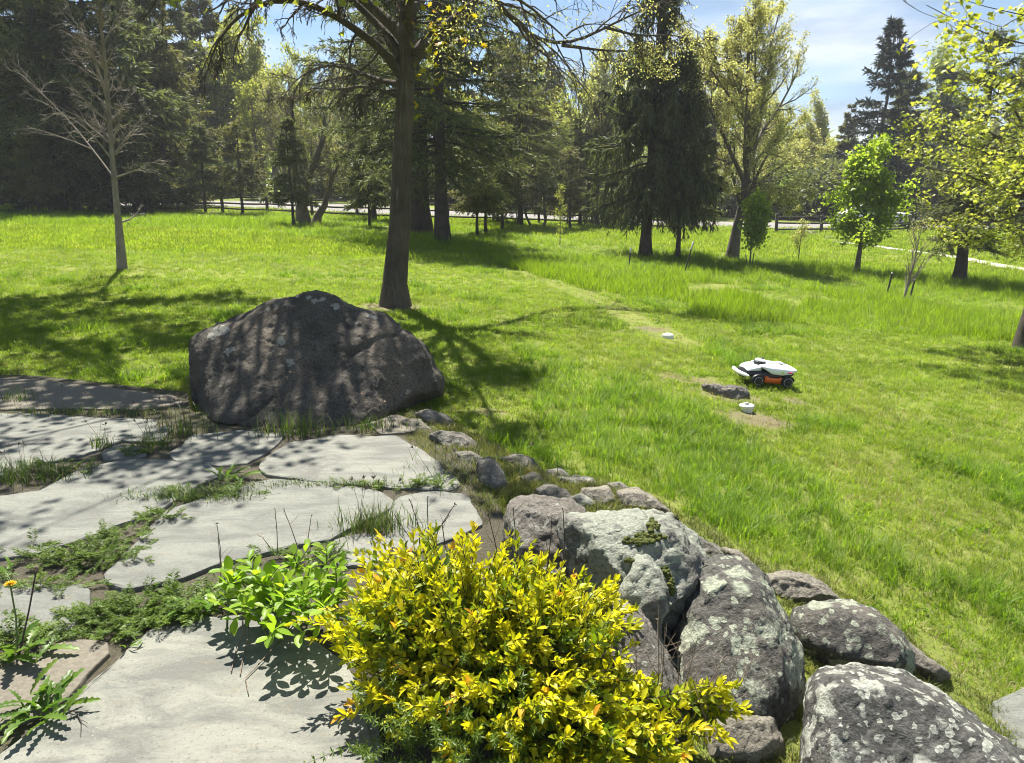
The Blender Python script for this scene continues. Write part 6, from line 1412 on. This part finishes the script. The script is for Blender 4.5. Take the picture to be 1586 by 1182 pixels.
stalks('tangle of bare brown twigs in front of the tall dark boulder', [((1010, 1120), (1020, 960), 2.1), ((1020, 1120), (1030, 975), 2.1), ((1060, 1130), (1120, 1020), 2.1), ((1045, 1130), (1080, 990), 2.12), ((1080, 1150), (1140, 1040), 2.1), ((1030, 1130), (1050, 1000), 2.1), ((1000, 1110), (985, 1000), 2.1), ((1100, 1150), (1110, 1050), 2.1), ((1070, 1140), (1170, 1010), 2.15), ((1090, 1160), (1075, 1060), 2.05)], 373, 'stem_dry', 7, 'bare_twigs')
stalks('dark bare stems rising above the yellow shrub near the brownish boulder', [((750, 900), (757, 800), 2.5), ((800, 900), (795, 790), 2.5), ((845, 900), (855, 800), 2.45), ((870, 880), (872, 790), 2.5)], 374, 'stem_dark', 3)
# creeping pale runners on the lower slab
g = Geo(); b = Z0(380, 1010, .006)
for pts in (((376, 955), (378, 985), (365, 1010), (358, 1040)), ((380, 955), (386, 985), (376, 1020), (372, 1045)), ((470, 972), (430, 1000), (395, 1035), (380, 1050), (385, 1075))):
    q = np.array([Z0(x, y, .008) for x, y in pts]); q[0, 2] = .06; q[1, 2] = .02; tubes(g, q, np.linspace(.003, .0018, len(q)), 5)
o = tag(link('dead_runner', g.mesh('dead_runner', b, True), M['stem_dry']), 'pale dead runners lying on the lower slab below the green shrub', 'dry stem'); o.location = b.tolist()
g = Geo(); b = Z0(122, 1105, .006); r = np.random.default_rng(381); q = np.array([Z0(x, y, .006) for x, y in ((105, 1100), (118, 1103), (126, 1118), (125, 1138))]); tubes(g, q, np.array([.002, .002, .0018, .001]), 4)
for (x0, y0, x1, y1) in ((118, 1103, 138, 1100), (126, 1115, 136, 1120), (112, 1102, 108, 1112)): tubes(g, np.array([Z0(x0, y0, .006), Z0(x1, y1, .01)]), np.array([.0014, .0007]), 4)
o = tag(link('fallen_twig', g.mesh('fallen_twig', b), M['stem_dark']), 'small dark twig lying on the lower left slab', 'twig'); o.location = b.tolist()
# broad blades by the mossy boulder
b = P(985, 970, 2.75); o = thing('blade_plant', 'few broad green blades between the mossy boulder and the yellow shrub', 'plant', b)
for i in range(7): link('blade', blade_tuft('blade', 1, .03, .16, .022, 391 + i, .8, segs=4).mesh('blade'), M['weed_grass'], o)
bpy.context.view_layer.update()
for i, (x, y, sx, sy, n, lb) in enumerate(((250, 800, .14, .06, 24, 'small feathery weed at the upper end of the dark clump joint'), (320, 762, .22, .06, 44, 'feathery weeds along the joint between the two big middle slabs'), (390, 905, .16, .06, 30, 'feathery weed under the left side of the bright green shrub'),
        (480, 862, .22, .06, 40, 'feathery weed row along the joint behind the bright green shrub'), (60, 905, .22, .05, 34, 'flat feathery weed along the joint at the far left'), (80, 728, .26, .08, 40, 'leafy weed in the grassy clump at the left edge'), (205, 702, .10, .04, 18, 'little feathery weed below the bright triangular stone'), (620, 752, .3, .04, 36, 'low weed row in front of the sunlit slab'))):
    feather_weed('feathery_weed', lb, x, y, (sx, sy), .07, n, 401 + i)
# ------------------------------------------------------------------ haze volume added to lift the dark trees
g = Geo(); box(g, (0, 40, 7.5), (640, 720, 26)); hz = link('haze', g.mesh('haze'))
m = bpy.data.materials.new('haze'); m.use_nodes = True; nt = m.node_tree; nt.nodes.clear()
ho = nt.nodes.new('ShaderNodeOutputMaterial'); hv = nt.nodes.new('ShaderNodeVolumePrincipled'); hv.inputs['Color'].default_value = (.92, .95, 1, 1); hv.inputs['Density'].default_value = .00065; hv.inputs['Anisotropy'].default_value = .0
nt.links.new(hv.outputs[0], ho.inputs['Volume']); hz.data.materials.append(m); tag(hz, 'thin bright air between the camera and the far trees', kind='stuff')
# each far tree and bush is told apart by what stands in front of it
LM = [(60, 'behind the spruce at the left edge'), (200, 'behind the massive left spruces'), (290, 'behind the olive toned spruce'), (385, 'over the gap right of the left spruces'), (440, 'left of the crooked tree'), (500, 'behind the crooked tree'), (590, 'just left of the big trunk'), (670, 'behind the big trunk'), (770, 'behind the straight black trunk'), (860, 'behind the thin trunks right of centre'),
      (960, 'left of the tall weeping spruce'), (1060, 'behind the tall weeping spruce'), (1140, 'between weeping spruces and leaning trunk'), (1215, 'behind the staked sapling'), (1275, 'left of the small maple'), (1310, 'close left of the small maple'), (1400, 'behind the small maple'), (1480, 'right of the small maple'), (1560, 'behind the right conifer'), (9999, 'at the far right edge')]
buck = {}
for o in SC.objects:
    if o.parent is None and (o.get('group') or '').startswith(('far trees', 'dark bushes', 'grey green bushes')):
        x, y, d = project(np.array(o.location)); kind = o['label'].split(' in the far')[0].split(' on the bank')[0]
        lm_ = next(t for lim, t in LM if x < lim); buck.setdefault((kind, lm_), []).append((float(d), float(o.scale.z), o))
for (kind, lm_), lst in buck.items():
    lst.sort(key=lambda t: t[0]); n = len(lst)
    for i, (d, s, o) in enumerate(lst):
        pre = '' if n == 1 else ('nearer ' if i == 0 else 'farther ') if n == 2 else ('nearest ' if i == 0 else 'farthest ' if i == n - 1 else 'middle ' if n == 3 else ['second nearest ', 'third nearest ', 'fourth nearest '][i - 1])
        o['label'] = pre + kind + ' beyond the road ' + lm_
